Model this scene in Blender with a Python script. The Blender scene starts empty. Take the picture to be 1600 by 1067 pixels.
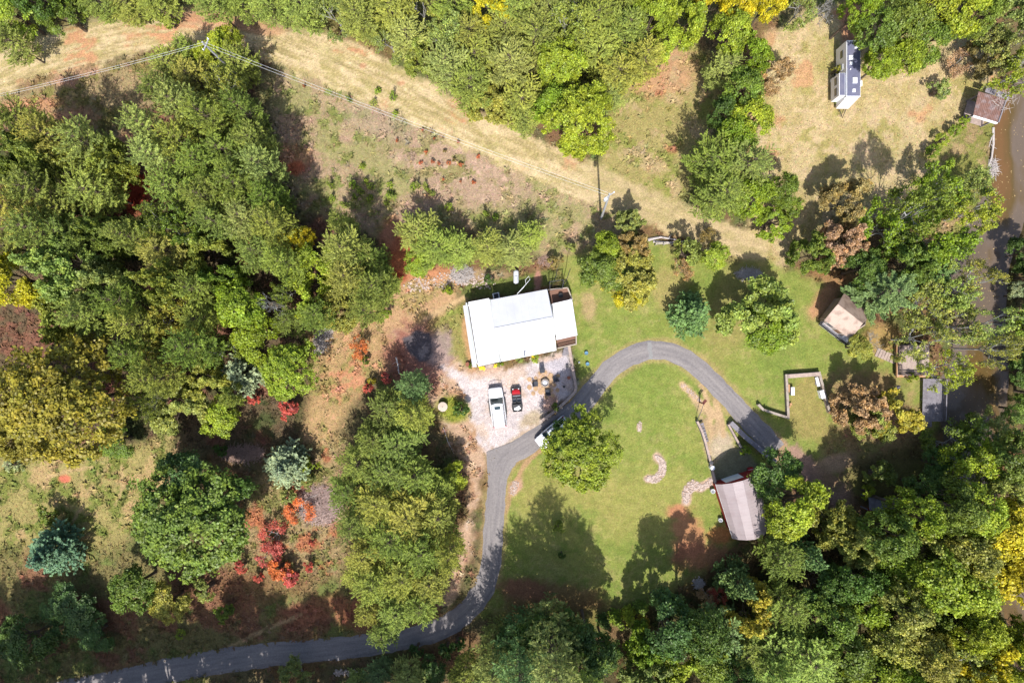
import bpy, math, random
import numpy as np
from mathutils import Vector, Matrix

# ------------------------------------------------------------------ camera, sky, sun, exposure
S = bpy.context.scene
COL = S.collection
H = 90.0                 # flying height, metres
MPP = 0.085              # metres per photo pixel at ground level
cam = bpy.data.cameras.new('camera')
cam.sensor_width = 36
cam.lens = 36 * H / (1600 * MPP)
cam.clip_start = 0.5
cam.clip_end = 3000
co = bpy.data.objects.new('camera', cam); COL.objects.link(co)
co.location = (0, 0, H); co.rotation_euler = (0, 0, 0)
S.camera = co
SUN_EL = 57.0
world = bpy.data.worlds.new('World'); S.world = world; world.use_nodes = True
wn = world.node_tree
bg = wn.nodes['Background']
sky = wn.nodes.new('ShaderNodeTexSky'); sky.sky_type = 'NISHITA'; sky.sun_disc = False
sky.sun_elevation = math.radians(SUN_EL); sky.sun_rotation = math.radians(179)
sky.air_density = 1.0; sky.dust_density = 2.0
wn.links.new(sky.outputs[0], bg.inputs[0]); bg.inputs[1].default_value = 0.15
sl = bpy.data.lights.new('sun', 'SUN'); sl.energy = 4.6; sl.angle = math.radians(0.6); sl.color = (1.0, 0.965, 0.92)
so = bpy.data.objects.new('sun', sl); COL.objects.link(so)
so.location = (0, -60, 90)
so.rotation_euler = (math.radians(90 - SUN_EL), 0, math.radians(-1))
S.view_settings.view_transform = 'Standard'; S.view_settings.look = 'None'
S.view_settings.exposure = 0.72; S.view_settings.gamma = 1
try: S.view_settings.use_curve_mapping = False
except Exception: pass
S.cycles.max_bounces = 5; S.cycles.diffuse_bounces = 3; S.cycles.transparent_max_bounces = 8
S.cycles.use_denoising = True

# ------------------------------------------------------------------ helpers
E = 1.95                                   # brightness of a sunlit white card in this light
def lin(c):
    c = np.asarray(c, float) / 255.0
    return np.where(c <= 0.04045, c / 12.92, ((c + 0.055) / 1.055) ** 2.4)
def A(r, g, b, k=E):                       # photographed sunlit colour -> surface colour
    return tuple(np.clip(lin((r, g, b)) / k, 0, 0.82))
def G(px, py): return ((px - 800) * MPP, (533.5 - py) * MPP)
def W(px, py, z):
    x, y = G(px, py); f = 1 - z / H
    return Vector((x * f, y * f, z))

def tag(o, label=None, cat=None, group=None, kind=None):
    if label: o['label'] = label
    if cat: o['category'] = cat
    if group: o['group'] = group
    if kind: o['kind'] = kind
    return o
def empty(name, loc, rz=0, label=None, cat=None, group=None):
    o = bpy.data.objects.new(name, None); COL.objects.link(o)
    o.location = loc; o.rotation_euler = (0, 0, rz); o.empty_display_size = 0.3
    return tag(o, label, cat, group)
def world_loc(o):
    v = Vector((0, 0, 0))
    while o is not None:
        v = v + Vector(o.location); o = o.parent
    return v

class MB:
    """collects boxes, tubes and prisms and links them as one mesh object"""
    def __init__(s): s.v = []; s.f = []
    def quad(s, *p):
        n = len(s.v); s.v += [tuple(q) for q in p]; s.f.append(tuple(range(n, n + len(p)))); return s
    def hexa(s, b, t):                     # bottom ring, top ring (same count)
        n = len(s.v); k = len(b)
        s.v += [tuple(q) for q in b] + [tuple(q) for q in t]
        s.f.append(tuple(n + i for i in reversed(range(k)))); s.f.append(tuple(n + k + i for i in range(k)))
        for i in range(k):
            j = (i + 1) % k; s.f.append((n + i, n + j, n + k + j, n + k + i))
        return s
    def box(s, c, d, rz=0.0, taper=1.0):
        ca, sa = math.cos(rz), math.sin(rz)
        def P(x, y, z): return (c[0] + x * ca - y * sa, c[1] + x * sa + y * ca, c[2] + z)
        hx, hy, hz = d[0] / 2, d[1] / 2, d[2] / 2
        b = [P(-hx, -hy, -hz), P(hx, -hy, -hz), P(hx, hy, -hz), P(-hx, hy, -hz)]
        t = [P(-hx * taper, -hy * taper, hz), P(hx * taper, -hy * taper, hz), P(hx * taper, hy * taper, hz), P(-hx * taper, hy * taper, hz)]
        return s.hexa(b, t)
    def prism(s, poly, z0, z1):
        a = sum(poly[i][0] * poly[(i + 1) % len(poly)][1] - poly[(i + 1) % len(poly)][0] * poly[i][1] for i in range(len(poly)))
        if a < 0: poly = list(reversed(poly))
        return s.hexa([(p[0], p[1], z0) for p in poly], [(p[0], p[1], z1) for p in poly])
    def tube(s, pts, r, k=6, cap=True):
        pts = [Vector(p) for p in pts]; m = len(pts)
        rs = r if isinstance(r, (list, tuple)) else [r] * m
        n = len(s.v)
        for i, p in enumerate(pts):
            d = (pts[min(i + 1, m - 1)] - pts[max(i - 1, 0)])
            d = d.normalized() if d.length > 1e-9 else Vector((0, 0, 1))
            u = d.cross(Vector((0.13, 0.21, 0.97)));
            if u.length < 0.1: u = d.cross(Vector((1, 0, 0)))
            u.normalize(); w = d.cross(u)
            for j in range(k):
                a = 2 * math.pi * j / k
                s.v.append(tuple(p + (u * math.cos(a) + w * math.sin(a)) * rs[i]))
        for i in range(m - 1):
            for j in range(k):
                a = n + i * k + j; b = n + i * k + (j + 1) % k
                s.f.append((a, b, b + k, a + k))
        if cap:
            s.f.append(tuple(n + j for j in reversed(range(k)))); s.f.append(tuple(n + (m - 1) * k + j for j in range(k)))
        return s
    def lathe(s, c, prof, k=16, cap=True):  # prof: (r, z)
        n = len(s.v)
        for r, z in prof:
            for j in range(k):
                a = 2 * math.pi * j / k; s.v.append((c[0] + r * math.cos(a), c[1] + r * math.sin(a), c[2] + z))
        for i in range(len(prof) - 1):
            for j in range(k):
                a = n + i * k + j; b = n + i * k + (j + 1) % k
                s.f.append((a, b, b + k, a + k))
        if cap:
            s.f.append(tuple(n + j for j in reversed(range(k)))); s.f.append(tuple(n + (len(prof) - 1) * k + j for j in range(k)))
        return s
    def mesh(s, name, mat, off=(0, 0, 0), smooth=False):
        me = bpy.data.meshes.new(name)
        me.from_pydata([(v[0] - off[0], v[1] - off[1], v[2] - off[2]) for v in s.v], [], s.f)
        for m in (mat if isinstance(mat, (list, tuple)) else [mat]): me.materials.append(m)
        if smooth: me.polygons.foreach_set('use_smooth', [True] * len(me.polygons))
        me.update(); return me
    def build(s, name, mat, parent=None, local=False, smooth=False, bevel=0):
        off = (0, 0, 0)
        base = (0, 0, 0)
        if parent is not None and not local: off = world_loc(parent)
        elif parent is None and not local:
            xs = np.array(s.v); base = (float(xs[:, 0].mean()), float(xs[:, 1].mean()), float(xs[:, 2].min())); off = base
        o = bpy.data.objects.new(name, s.mesh(name, mat, off, smooth)); COL.objects.link(o)
        if parent is not None: o.parent = parent
        else: o.location = base
        if bevel:
            b = o.modifiers.new('soft_edge', 'BEVEL'); b.width = bevel; b.segments = 2; b.limit_method = 'ANGLE'
        return o

# ---- materials
MATS = {}
def mat(name, col, rough=0.8, metal=0.0, var=0.18, scale=3.0, bump=0.0, spec=0.4, col2=None, scale2=0.6, var2=0.0, streak=None):
    if name in MATS: return MATS[name]
    m = bpy.data.materials.new(name); m.use_nodes = True; N = m.node_tree.nodes; L = m.node_tree.links
    p = N['Principled BSDF']; p.inputs['Roughness'].default_value = rough; p.inputs['Metallic'].default_value = metal
    p.inputs['Specular IOR Level'].default_value = spec
    tc = N.new('ShaderNodeTexCoord')
    src = tc.outputs['Object']
    if streak:
        mp = N.new('ShaderNodeMapping'); mp.inputs['Scale'].default_value = streak; L.new(src, mp.inputs[0]); src = mp.outputs[0]
    no = N.new('ShaderNodeTexNoise'); no.inputs['Scale'].default_value = scale; no.inputs['Detail'].default_value = 8; no.inputs['Roughness'].default_value = 0.65
    L.new(src, no.inputs['Vector'])
    ra = N.new('ShaderNodeMapRange'); ra.inputs[1].default_value = 0.25; ra.inputs[2].default_value = 0.75
    ra.inputs[3].default_value = 1 - var; ra.inputs[4].default_value = 1 + var; L.new(no.outputs[0], ra.inputs[0])
    c = N.new('ShaderNodeRGB'); c.outputs[0].default_value = (*col, 1)
    cc = c.outputs[0]
    if col2 is not None:
        n2 = N.new('ShaderNodeTexNoise'); n2.inputs['Scale'].default_value = scale2; n2.inputs['Detail'].default_value = 6; L.new(tc.outputs['Object'], n2.inputs['Vector'])
        r2 = N.new('ShaderNodeMapRange'); r2.inputs[1].default_value = 0.48; r2.inputs[2].default_value = 0.62; r2.inputs[4].default_value = var2; L.new(n2.outputs[0], r2.inputs[0])
        mx = N.new('ShaderNodeMix'); mx.data_type = 'RGBA'; L.new(r2.outputs[0], mx.inputs[0]); L.new(cc, mx.inputs[6]); mx.inputs[7].default_value = (*col2, 1); cc = mx.outputs[2]
    mu = N.new('ShaderNodeVectorMath'); mu.operation = 'SCALE'; L.new(cc, mu.inputs[0]); L.new(ra.outputs[0], mu.inputs[3])
    L.new(mu.outputs[0], p.inputs['Base Color'])
    if bump:
        b = N.new('ShaderNodeBump'); b.inputs['Distance'].default_value = bump; b.inputs['Strength'].default_value = 0.8; L.new(no.outputs[0], b.inputs['Height']); L.new(b.outputs[0], p.inputs['Normal'])
    MATS[name] = m; return m

# ---- smooth value noise on arrays
def vnoise(x, y, scale, seed, octaves=4, rough=0.5):
    rs = np.random.RandomState(seed); T = rs.rand(256, 256); out = np.zeros_like(x, dtype=float); amp = 1; tot = 0; f = 1.0 / scale
    for o in range(octaves):
        X = x * f + 37.1 * o + 500; Y = y * f + 91.7 * o + 500
        xi = np.floor(X).astype(int); yi = np.floor(Y).astype(int); fx = X - xi; fy = Y - yi
        fx = fx * fx * (3 - 2 * fx); fy = fy * fy * (3 - 2 * fy)
        a = T[xi & 255, yi & 255]; b = T[(xi + 1) & 255, yi & 255]; c = T[xi & 255, (yi + 1) & 255]; d = T[(xi + 1) & 255, (yi + 1) & 255]
        out += amp * (a * (1 - fx) * (1 - fy) + b * fx * (1 - fy) + c * (1 - fx) * fy + d * fx * fy); tot += amp; amp *= rough; f *= 2
    return out / tot
def sstep(a, b, x):
    t = np.clip((x - a) / (b - a), 0, 1); return t * t * (3 - 2 * t)
def sdist_poly(x, y, poly):                # signed distance, negative inside
    d = np.full(x.shape, 1e9); inside = np.zeros(x.shape, bool); n = len(poly)
    for i in range(n):
        ax, ay = poly[i]; bx, by = poly[(i + 1) % n]; ex, ey = bx - ax, by - ay
        t = np.clip(((x - ax) * ex + (y - ay) * ey) / (ex * ex + ey * ey + 1e-9), 0, 1)
        d = np.minimum(d, np.hypot(x - ax - t * ex, y - ay - t * ey))
        c = (ay > y) != (by > y)
        with np.errstate(divide='ignore', invalid='ignore'):
            xx = ex * (y - ay) / (ey if ey != 0 else 1e-9) + ax
        inside ^= c & (x < xx)
    return np.where(inside, -d, d)
def along_line(x, y, pts):                 # distance to polyline, arc length, signed side
    d = np.full(x.shape, 1e9); u = np.zeros(x.shape); sd = np.zeros(x.shape); acc = 0
    for i in range(len(pts) - 1):
        ax, ay = pts[i]; bx, by = pts[i + 1]; ex, ey = bx - ax, by - ay; l = math.hypot(ex, ey)
        t = np.clip(((x - ax) * ex + (y - ay) * ey) / (l * l), 0, 1)
        dd = np.hypot(x - ax - t * ex, y - ay - t * ey); m = dd < d
        d = np.where(m, dd, d); u = np.where(m, acc + t * l, u); sd = np.where(m, ((x - ax) * ey - (y - ay) * ex) / l, sd); acc += l
    return d, u, sd
def smooth_line(pts, step=12.0):
    P = [pts[0]] + list(pts) + [pts[-1]]; out = []
    for i in range(1, len(P) - 2):
        p0, p1, p2, p3 = [np.array(q, float) for q in P[i - 1:i + 3]]
        n = max(2, int(np.linalg.norm((p2 - p1)[:2]) / step))
        for k in range(n):
            t = k / n
            out.append(tuple(0.5 * ((2 * p1) + (-p0 + p2) * t + (2 * p0 - 5 * p1 + 4 * p2 - p3) * t * t + (-p0 + 3 * p1 - 3 * p2 + p3) * t ** 3)))
    out.append(tuple(np.array(pts[-1], float))); return out

# ------------------------------------------------------------------ ground
RIVER = [(1615, -200), (1600, -60), (1600, 100), (1562, 185), (1552, 215), (1546, 262), (1538, 305), (1512, 350), (1494, 395), (1488, 440), (1492, 500), (1488, 560), (1474, 590), (1472, 660),
         (1478, 700), (1510, 770), (1545, 850), (1570, 950), (1600, 1080), (1630, 1250), (1760, 1250), (1720, 1067), (1670, 850), (1604, 720), (1580, 640), (1582, 560), (1578, 500),
         (1583, 420), (1606, 350), (1640, 260), (1680, 150), (1700, -60), (1715, -200)]
TRACK = smooth_line([(-200, 190), (-80, 140), (0, 112), (60, 86), (130, 68), (220, 50), (320, 40), (400, 48), (480, 78), (560, 112), (640, 152), (720, 195), (800, 232), (880, 268), (960, 302), (1040, 335), (1110, 365), (1180, 392)])
DRIVE = [(60, 1092, 20), (150, 1072, 20), (200, 1062, 20), (300, 1041, 20), (400, 1025, 19), (500, 1016, 18), (600, 1004, 17), (680, 985, 17), (728, 956, 17), (756, 918, 17), (767, 880, 16), (771, 830, 15.5), (775, 780, 15),
         (779, 745, 15), (792, 716, 16), (820, 697, 16), (858, 672, 16), (900, 640, 16), (930, 605, 15.5), (960, 572, 15.5), (1000, 551, 15), (1040, 548, 14.5), (1080, 566, 14), (1120, 603, 14.5), (1160, 646, 15), (1195, 683, 16), (1213, 704, 15)]

def axis(lo, hi, step, far):
    c = list(np.arange(lo, hi + 1e-6, step)); g = step; x = hi; up = []
    while x < far: g *= 1.35; x += g; up.append(x)
    g = step; x = lo; dn = []
    while x > -far: g *= 1.35; x -= g; dn.append(x)
    return np.array(dn[::-1] + c + up)
gx = axis(-70, 70, 0.22, 1500); gy = axis(-47, 47, 0.22, 1500)
X, Y = np.meshgrid(gx, gy); px = X / MPP + 800; py = 533.5 - Y / MPP
edge_n = vnoise(px, py, 26, 5, 5, 0.6) - 0.5       # shared edge wobble
edge_f = vnoise(px, py, 7, 6, 3, 0.6) - 0.5
n_big = vnoise(px, py, 130, 11, 5); n_mid = vnoise(px, py, 34, 12, 5, 0.6); n_fin = vnoise(px, py, 9, 13, 4, 0.7); n_b = vnoise(px, py, 60, 14, 5, 0.6)
n_c = vnoise(px, py, 18, 15, 4, 0.65)

def reg(poly, feather=8, wob=22, fine=10):
    d = sdist_poly(px, py, poly) + edge_n * wob + edge_f * fine
    return 1 - sstep(-feather, feather, d)
def blob(cx, cy, rx, ry=None, rot=0, wob=0.7, soft=0.35):
    ry = ry or rx; a = math.radians(rot); dx = px - cx; dy = py - cy
    u = (dx * math.cos(a) + dy * math.sin(a)) / rx; v = (-dx * math.sin(a) + dy * math.cos(a)) / ry
    r = np.hypot(u, v) + edge_n * wob + edge_f * wob * 0.8
    return 1 - sstep(1 - soft, 1 + soft, r)
def rib(pts, hw, feather=3, wob=5):
    d, u, s = along_line(px, py, pts)
    return 1 - sstep(hw - feather, hw + feather, d + edge_n * wob + edge_f * wob)
col = np.zeros(X.shape + (3,)); grass = np.full(X.shape, 0.6); grav = np.zeros(X.shape)
def C(*c): return np.array(A(*c))
def paint(m, c, g=None, v=None):
    global col, grass, grav
    m = np.asarray(m); col = col * (1 - m[..., None]) + np.asarray(c) * m[..., None]
    if g is not None: grass = grass * (1 - m) + g * m
    if v is not None: grav = grav * (1 - m) + v * m
ALL = np.ones(X.shape)
paint(ALL, C(118, 108, 74))
paint(sstep(0.45, 0.6, n_mid), C(104, 112, 62)); paint(sstep(0.55, 0.7, n_c) * 0.6, C(142, 112, 84))
paint(0.5 * sstep(0.5, 0.62, n_b), C(150, 105, 76))
# woodland floor, left and centre
leafy = reg([(-200, 160), (90, 150), (200, 100), (420, 70), (450, 250), (560, 350), (610, 420), (590, 520), (480, 600), (460, 720), (300, 700), (-200, 720)], 20)
paint(leafy, C(112, 96, 70), 0.35); paint(leafy * sstep(0.52, 0.62, n_mid), C(140, 100, 78)); paint(leafy * sstep(0.5, 0.65, n_b), C(84, 92, 52))
# weedy field under the power line
field = reg([(395, 110), (500, 105), (620, 175), (800, 260), (930, 300), (1010, 345), (920, 400), (860, 400), (700, 350), (620, 380), (560, 350), (470, 330), (430, 220)], 14)
paint(field, C(168, 160, 108), 0.9); paint(field * sstep(0.47, 0.6, n_mid), C(182, 160, 124)); paint(field * sstep(0.52, 0.62, n_c), C(142, 146, 82)); paint(field * sstep(0.56, 0.68, n_b) * 0.8, C(190, 158, 132))
pink = blob(720, 265, 110, 48, 22); paint(pink, C(186, 160, 132), 0.7); paint(pink * sstep(0.5, 0.6, n_c), C(160, 150, 100)); paint(pink * sstep(0.6, 0.7, n_fin), C(205, 175, 150))
paint(blob(600, 190, 60, 26, 20) * 0.6, C(176, 158, 130))
# band of weeds by the track, upper left
w = reg([(-100, 160), (0, 148), (120, 110), (250, 92), (330, 100), (230, 170), (200, 250), (90, 200), (-50, 190)], 12); paint(w, C(170, 150, 108), 0.8); paint(w * sstep(0.5, 0.62, n_c), C(140, 134, 76)); paint(w * sstep(0.6, 0.7, n_b), C(190, 150, 120))
# mown track with lengthwise streaks
d, u, s = along_line(px, py, TRACK)
hw = np.interp(px, [0, 150, 300, 430, 700, 900, 1180], [34, 34, 30, 40, 32, 28, 20])
tr = 1 - sstep(hw - 5, hw + 7, d + edge_n * 22 + edge_f * 10)
paint(tr, C(206, 186, 136), 0.6)
st = vnoise(u * 0.16, s, 4.5, 21, 4, 0.6); st2 = vnoise(u * 0.3, s, 9, 22, 3, 0.6); st_t = st
paint(tr * sstep(0.46, 0.58, st), C(188, 172, 116)); paint(tr * sstep(0.5, 0.6, st2) * 0.9, C(224, 202, 156)); st3 = vnoise(u * 0.08, s, 2.6, 23, 2, 0.6); paint(tr * sstep(0.55, 0.7, st3) * 0.7, C(170, 154, 104)); paint(tr * sstep(0.55, 0.75, 1 - st3) * 0.5, C(228, 206, 162)); paint(tr * sstep(0.58, 0.7, n_b) * sstep(0.4, 0.6, st), C(210, 160, 118))
paint(tr * sstep(0.6, 0.72, n_mid) * 0.4, C(182, 172, 112))
# clearing between woods and tree strip
cl = reg([(960, 330), (930, 270), (955, 170), (1000, 110), (1060, 60), (1130, 90), (1110, 250), (1050, 330), (1080, 370)], 12)
paint(cl, C(172, 160, 100), 0.8); paint(cl * sstep(0.5, 0.62, n_c), C(152, 154, 80)); paint(cl * blob(1030, 110, 60, 40), C(200, 160, 118)); paint(cl * sstep(0.6, 0.7, n_mid) * 0.8, C(196, 172, 128))
# big straw field with the trailer
rf = reg([(1170, 400), (1180, 180), (1200, 60), (1250, 15), (1345, 10), (1450, 30), (1560, 60), (1558, 150), (1530, 215), (1538, 280), (1470, 320), (1390, 330), (1300, 340), (1250, 400), (1210, 430)], 10)
paint(rf, C(204, 184, 134), 0.75); st = vnoise(px * 0.5 + py * 0.1, py * 0.16, 8, 31, 4, 0.6)
paint(rf * sstep(0.48, 0.62, st) * 0.7, C(188, 170, 112)); paint(rf * sstep(0.52, 0.66, n_mid), C(178, 166, 102)); paint(rf * sstep(0.55, 0.66, n_c) * 0.7, C(216, 190, 148)); paint(rf * sstep(0.66, 0.74, n_b), C(206, 164, 118))
paint(reg([(1240, 390), (1180, 440), (1110, 400), (1160, 380), (1230, 400)], 12) * 0.7, C(176, 160, 100))
bank = reg([(1450, 300), (1480, 230), (1510, 190), (1560, 180), (1560, 300), (1500, 390), (1400, 340)], 10); paint(bank, C(142, 142, 74), 0.9); paint(bank * sstep(0.5, 0.6, n_c), C(170, 148, 104))
paint(tr * sstep(860, 980, px) * 0.85, C(206, 184, 138), 0.4); paint(tr * sstep(860, 980, px) * sstep(0.48, 0.62, st_t) * 0.7, C(180, 166, 112))
# lawn
lawn = reg([(880, 400), (960, 395), (1020, 380), (1110, 410), (1200, 410), (1260, 430), (1300, 450), (1380, 520), (1450, 560), (1470, 650), (1440, 740), (1350, 790), (1250, 700), (1200, 720), (1130, 770),
            (1140, 850), (1100, 900), (960, 975), (740, 965), (765, 900), (775, 820), (790, 740), (860, 690), (905, 640), (900, 560), (880, 470)], 9)
paint(lawn, C(144, 155, 74), 0.7, 0); paint(lawn * sstep(0.48, 0.64, n_big) * 0.8, C(164, 162, 88)); mow = np.sin((px * 0.5 - py * 0.87) / 3.4 + edge_n * 3); paint(lawn * sstep(0.0, 1.0, mow) * 0.22, C(168, 172, 98)); paint(lawn * sstep(0.5, 0.62, n_fin) * sstep(0.45, 0.6, n_b) * 0.6, C(178, 168, 106)); paint(lawn * sstep(0.62, 0.7, n_fin) * 0.5, C(112, 134, 56)); paint(lawn * sstep(0.52, 0.66, n_mid) * 0.75, C(128, 146, 66)); paint(lawn * sstep(0.58, 0.7, n_c) * 0.5, C(176, 164, 104))
arc_d = np.hypot(px - 1020, py - 660); arcs = vnoise(arc_d, np.arctan2(py - 660, px - 1020) * 40, 6, 41, 3, 0.6)
paint(lawn * sstep(0.5, 0.7, arcs) * 0.35, C(124, 142, 64))
paint(lawn * blob(920, 480, 12, 24, -10) * 0.8, C(190, 164, 120)); paint(lawn * blob(1040, 450, 26, 30) * 0.6, C(180, 160, 104))
paint(blob(1150, 470, 35, 120, 20) * lawn * 0.5, C(170, 152, 96)); paint(lawn * blob(1130, 620, 60, 12, 45) * 0.5, C(178, 164, 100))
paint(lawn * blob(860, 760, 90, 40) * 0.5, C(168, 160, 88)); paint(lawn * blob(1010, 790, 90, 60) * 0.55, C(172, 164, 92))
paint(lawn * blob(1010, 640, 60, 40) * 0.4, C(126, 148, 64))
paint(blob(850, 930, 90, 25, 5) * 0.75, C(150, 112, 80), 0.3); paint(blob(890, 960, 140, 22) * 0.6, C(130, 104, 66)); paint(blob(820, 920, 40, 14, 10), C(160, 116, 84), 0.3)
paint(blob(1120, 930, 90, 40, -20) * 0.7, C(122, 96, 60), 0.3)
# leaf-strewn dirt, lower right
dirt = rib([(1190, 685), (1240, 718), (1290, 752), (1340, 800)], 18, 6, 18); paint(dirt, C(178, 146, 124), 0.1, 0.5)
lf = reg([(1290, 680), (1350, 640), (1440, 640), (1450, 720), (1380, 720), (1310, 760), (1270, 770)], 14); paint(lf * 0.8, C(166, 136, 100), 0.4); paint(lf * sstep(0.5, 0.62, n_c), C(150, 144, 86)); paint(blob(1305, 722, 30, 14, -10), C(186, 158, 124), 0.2, 0.4)
paint(reg([(1330, 720), (1440, 690), (1450, 800), (1330, 800)], 14) * 0.8, C(112, 104, 62));  # darker patch carries the tree shade in the ground colour
paint(reg([(1238, 590), (1274, 588), (1290, 645), (1300, 690), (1240, 680), (1232, 650)], 8) * 0.75, C(168, 152, 92))
paint(blob(1350, 610, 60, 34) * 0.7, C(168, 128, 100)); paint(blob(1375, 660, 60, 25) * 0.7, C(170, 132, 100))
paint(blob(1288, 468, 16, 34, 35) * 0.8, C(206, 152, 118)); paint(blob(1330, 440, 60, 12, 10) * 0.7, C(180, 140, 92)); paint(blob(1375, 530, 30, 26) * 0.8, C(186, 150, 96))
# red clay near the barn
paint(blob(1075, 835, 24, 40, -15) * 0.85, C(202, 142, 104), 0.2); paint(blob(1095, 870, 40, 20, 0) * 0.8, C(192, 130, 96), 0.1); paint(blob(1125, 835, 18, 14), C(196, 140, 84), 0.3); paint(blob(1060, 800, 16, 12), C(196, 140, 100), 0.4)
paint(blob(1062, 870, 10, 26, 0) * 0.5, C(166, 108, 80), 0.1)
yard = reg([(1066, 600), (1080, 606), (1096, 625), (1112, 640), (1130, 665), (1150, 697), (1160, 735), (1115, 752), (1098, 688), (1088, 640)], 4, 8, 6); paint(yard, C(196, 170, 128), 0.3, 0.3); paint(yard * sstep(0.5, 0.6, n_c), C(158, 154, 92)); paint(yard * blob(1130, 700, 22, 26) * 0.8, C(206, 190, 160))
barn_shade = reg([(1115, 725), (1140, 700), (1165, 700), (1190, 735), (1118, 760)], 3, 4, 4); paint(barn_shade, C(150, 146, 112), 0.3, 0.3)  # barn's dome-shaped cast shadow put into the yard colour
for pts, hw_ in (([(1066, 601), (1094, 628), (1124, 655)], 4.5), ([(1096, 602), (1106, 631), (1112, 680)], 3.5), ([(1118, 628), (1130, 665), (1130, 680)], 4)): paint(rib(pts, hw_, 2, 4), C(208, 178, 134), 0.1, 0.2)
# lower-left fields
ll = reg([(-200, 700), (180, 700), (270, 680), (262, 760), (200, 850), (180, 960), (330, 1000), (320, 1080), (-200, 1100)], 12); paint(ll, C(172, 160, 100), 0.9); paint(ll * sstep(0.48, 0.6, n_c), C(134, 142, 70)); paint(ll * sstep(0.56, 0.68, n_mid) * 0.9, C(196, 168, 118))
low = reg([(-200, 880), (200, 850), (420, 900), (560, 880), (640, 960), (600, 990), (400, 1010), (200, 1050), (-200, 1120)], 24); paint(low, C(140, 130, 82), 0.7); paint(low * sstep(0.5, 0.62, n_mid), C(124, 134, 72)); paint(low * sstep(0.56, 0.66, n_b), C(150, 112, 82))  # browner ground; part of the shade here is painted in
paint(blob(490, 955, 60, 22, -15) * 0.7, C(176, 116, 86), 0.3); paint(blob(560, 960, 40, 30, 0) * 0.6, C(174, 108, 80), 0.3); paint(blob(430, 900, 90, 40, -10) * 0.6, C(150, 110, 78)); paint(blob(100, 748, 9, 6), C(222, 130, 100), 0.1)
for pts in ([(75, 745), (110, 735), (145, 730)], [(190, 725), (192, 760), (180, 790)], [(60, 850), (110, 820), (130, 790)], [(350, 1015), (400, 990), (470, 960)], [(260, 770), (265, 720), (280, 690)]): paint(rib(pts, 2.5, 1.5, 4) * 0.7, C(206, 176, 128), 0.2)
mt = reg([(440, 700), (540, 690), (560, 800), (530, 900), (440, 900), (350, 880), (400, 760)], 16); paint(mt, C(172, 150, 106), 0.7); paint(mt * sstep(0.5, 0.62, n_c), C(140, 138, 78)); paint(mt * sstep(0.6, 0.7, n_mid), C(196, 130, 92))
strip = reg([(480, 500), (600, 450), (700, 440), (730, 560), (650, 600), (590, 580), (545, 640), (520, 690), (470, 700), (490, 600)], 12); paint(strip, C(190, 160, 112), 0.7); paint(strip * sstep(0.5, 0.62, n_c), C(164, 152, 92)); paint(strip * sstep(0.6, 0.7, n_fin), C(208, 166, 124)); paint(strip * blob(555, 600, 50, 40) * sstep(0.48, 0.6, n_fin), C(206, 150, 112))
# clay below the pines, house back yard
paint(blob(622, 418, 20, 44, 10), C(206, 118, 76), 0.1); paint(blob(625, 395, 12, 26), C(200, 122, 80), 0.1); paint(blob(660, 440, 60, 18, -8), C(206, 146, 104), 0.2, 0.4); paint(blob(612, 438, 22, 14, 0), C(176, 74, 44), 0.0)
yd = reg([(590, 450), (700, 435), (725, 470), (690, 500), (600, 520)], 10); paint(yd, C(202, 166, 122), 0.5, 0.3); paint(yd * sstep(0.5, 0.62, n_c), C(172, 154, 98)); paint(rib([(664, 500), (700, 478), (730, 462)], 4, 2, 3), C(206, 176, 128), 0.1)
gl = reg([(672, 505), (724, 470), (732, 575), (712, 590), (686, 545)], 6, 12, 6); paint(gl, C(160, 154, 88), 0.8); paint(gl * sstep(0.52, 0.64, n_c), C(140, 146, 74)); paint(rib([(728, 500), (738, 575)], 7, 3, 6), C(200, 160, 112), 0.2)
paint(blob(745, 432, 50, 10, 0) * 0.7, C(196, 170, 130)); paint(rib([(735, 455), (800, 446), (858, 434)], 12, 3, 4), C(120, 128, 66), 0.5); paint(blob(840, 440, 6, 16), C(190, 140, 118), 0)
# dirt and gravel lot
dl = reg([(615, 520), (660, 505), (705, 560), (745, 575), (800, 572), (850, 575), (840, 660), (815, 690), (762, 708), (740, 800), (735, 870), (712, 930), (690, 950), (735, 780), (715, 700), (640, 580)], 8); paint(dl, C(204, 172, 140), 0.3, 0.4); paint(dl * sstep(0.5, 0.6, n_c) * 0.8, C(190, 150, 112)); paint(dl * sstep(0.6, 0.7, n_fin) * 0.8, C(216, 192, 166))
paint(blob(650, 560, 46, 60, 20) * 0.85, C(160, 104, 88), 0.2, 0.2); paint(blob(685, 545, 22, 30, 0) * 0.8, C(170, 152, 142), 0, 0.4)
paint(reg([(629, 529), (650, 517), (672, 520), (676, 545), (672, 560), (656, 568), (636, 548)], 2, 3, 6), C(102, 95, 96), 0.1, 0.6); paint(blob(660, 548, 16, 12, 20) * sstep(0.5, 0.6, n_fin), C(150, 140, 136), 0, 0.6)
gv = reg([(690, 572), (740, 585), (800, 574), (880, 552), (895, 556), (899, 610), (852, 650), (858, 668), (815, 690), (762, 706), (748, 690), (730, 620)], 5, 18, 12); paint(gv, C(224, 212, 204), 0.0, 1.0); paint(gv * sstep(0.56, 0.68, n_mid) * 0.7, C(210, 184, 156)); paint(gv * sstep(0.56, 0.66, n_c) * 0.4, C(196, 190, 188))
paint(gv * blob(880, 575, 26, 34) * 0.6, C(186, 184, 190)); paint(gv * blob(856, 556, 24, 8, -10) * 0.8, C(222, 188, 156)); paint(blob(830, 655, 22, 12, -30) * 0.7, C(178, 158, 110), 0.4); paint(gv * blob(860, 630, 12, 20) * 0.7, C(200, 146, 112))
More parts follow.
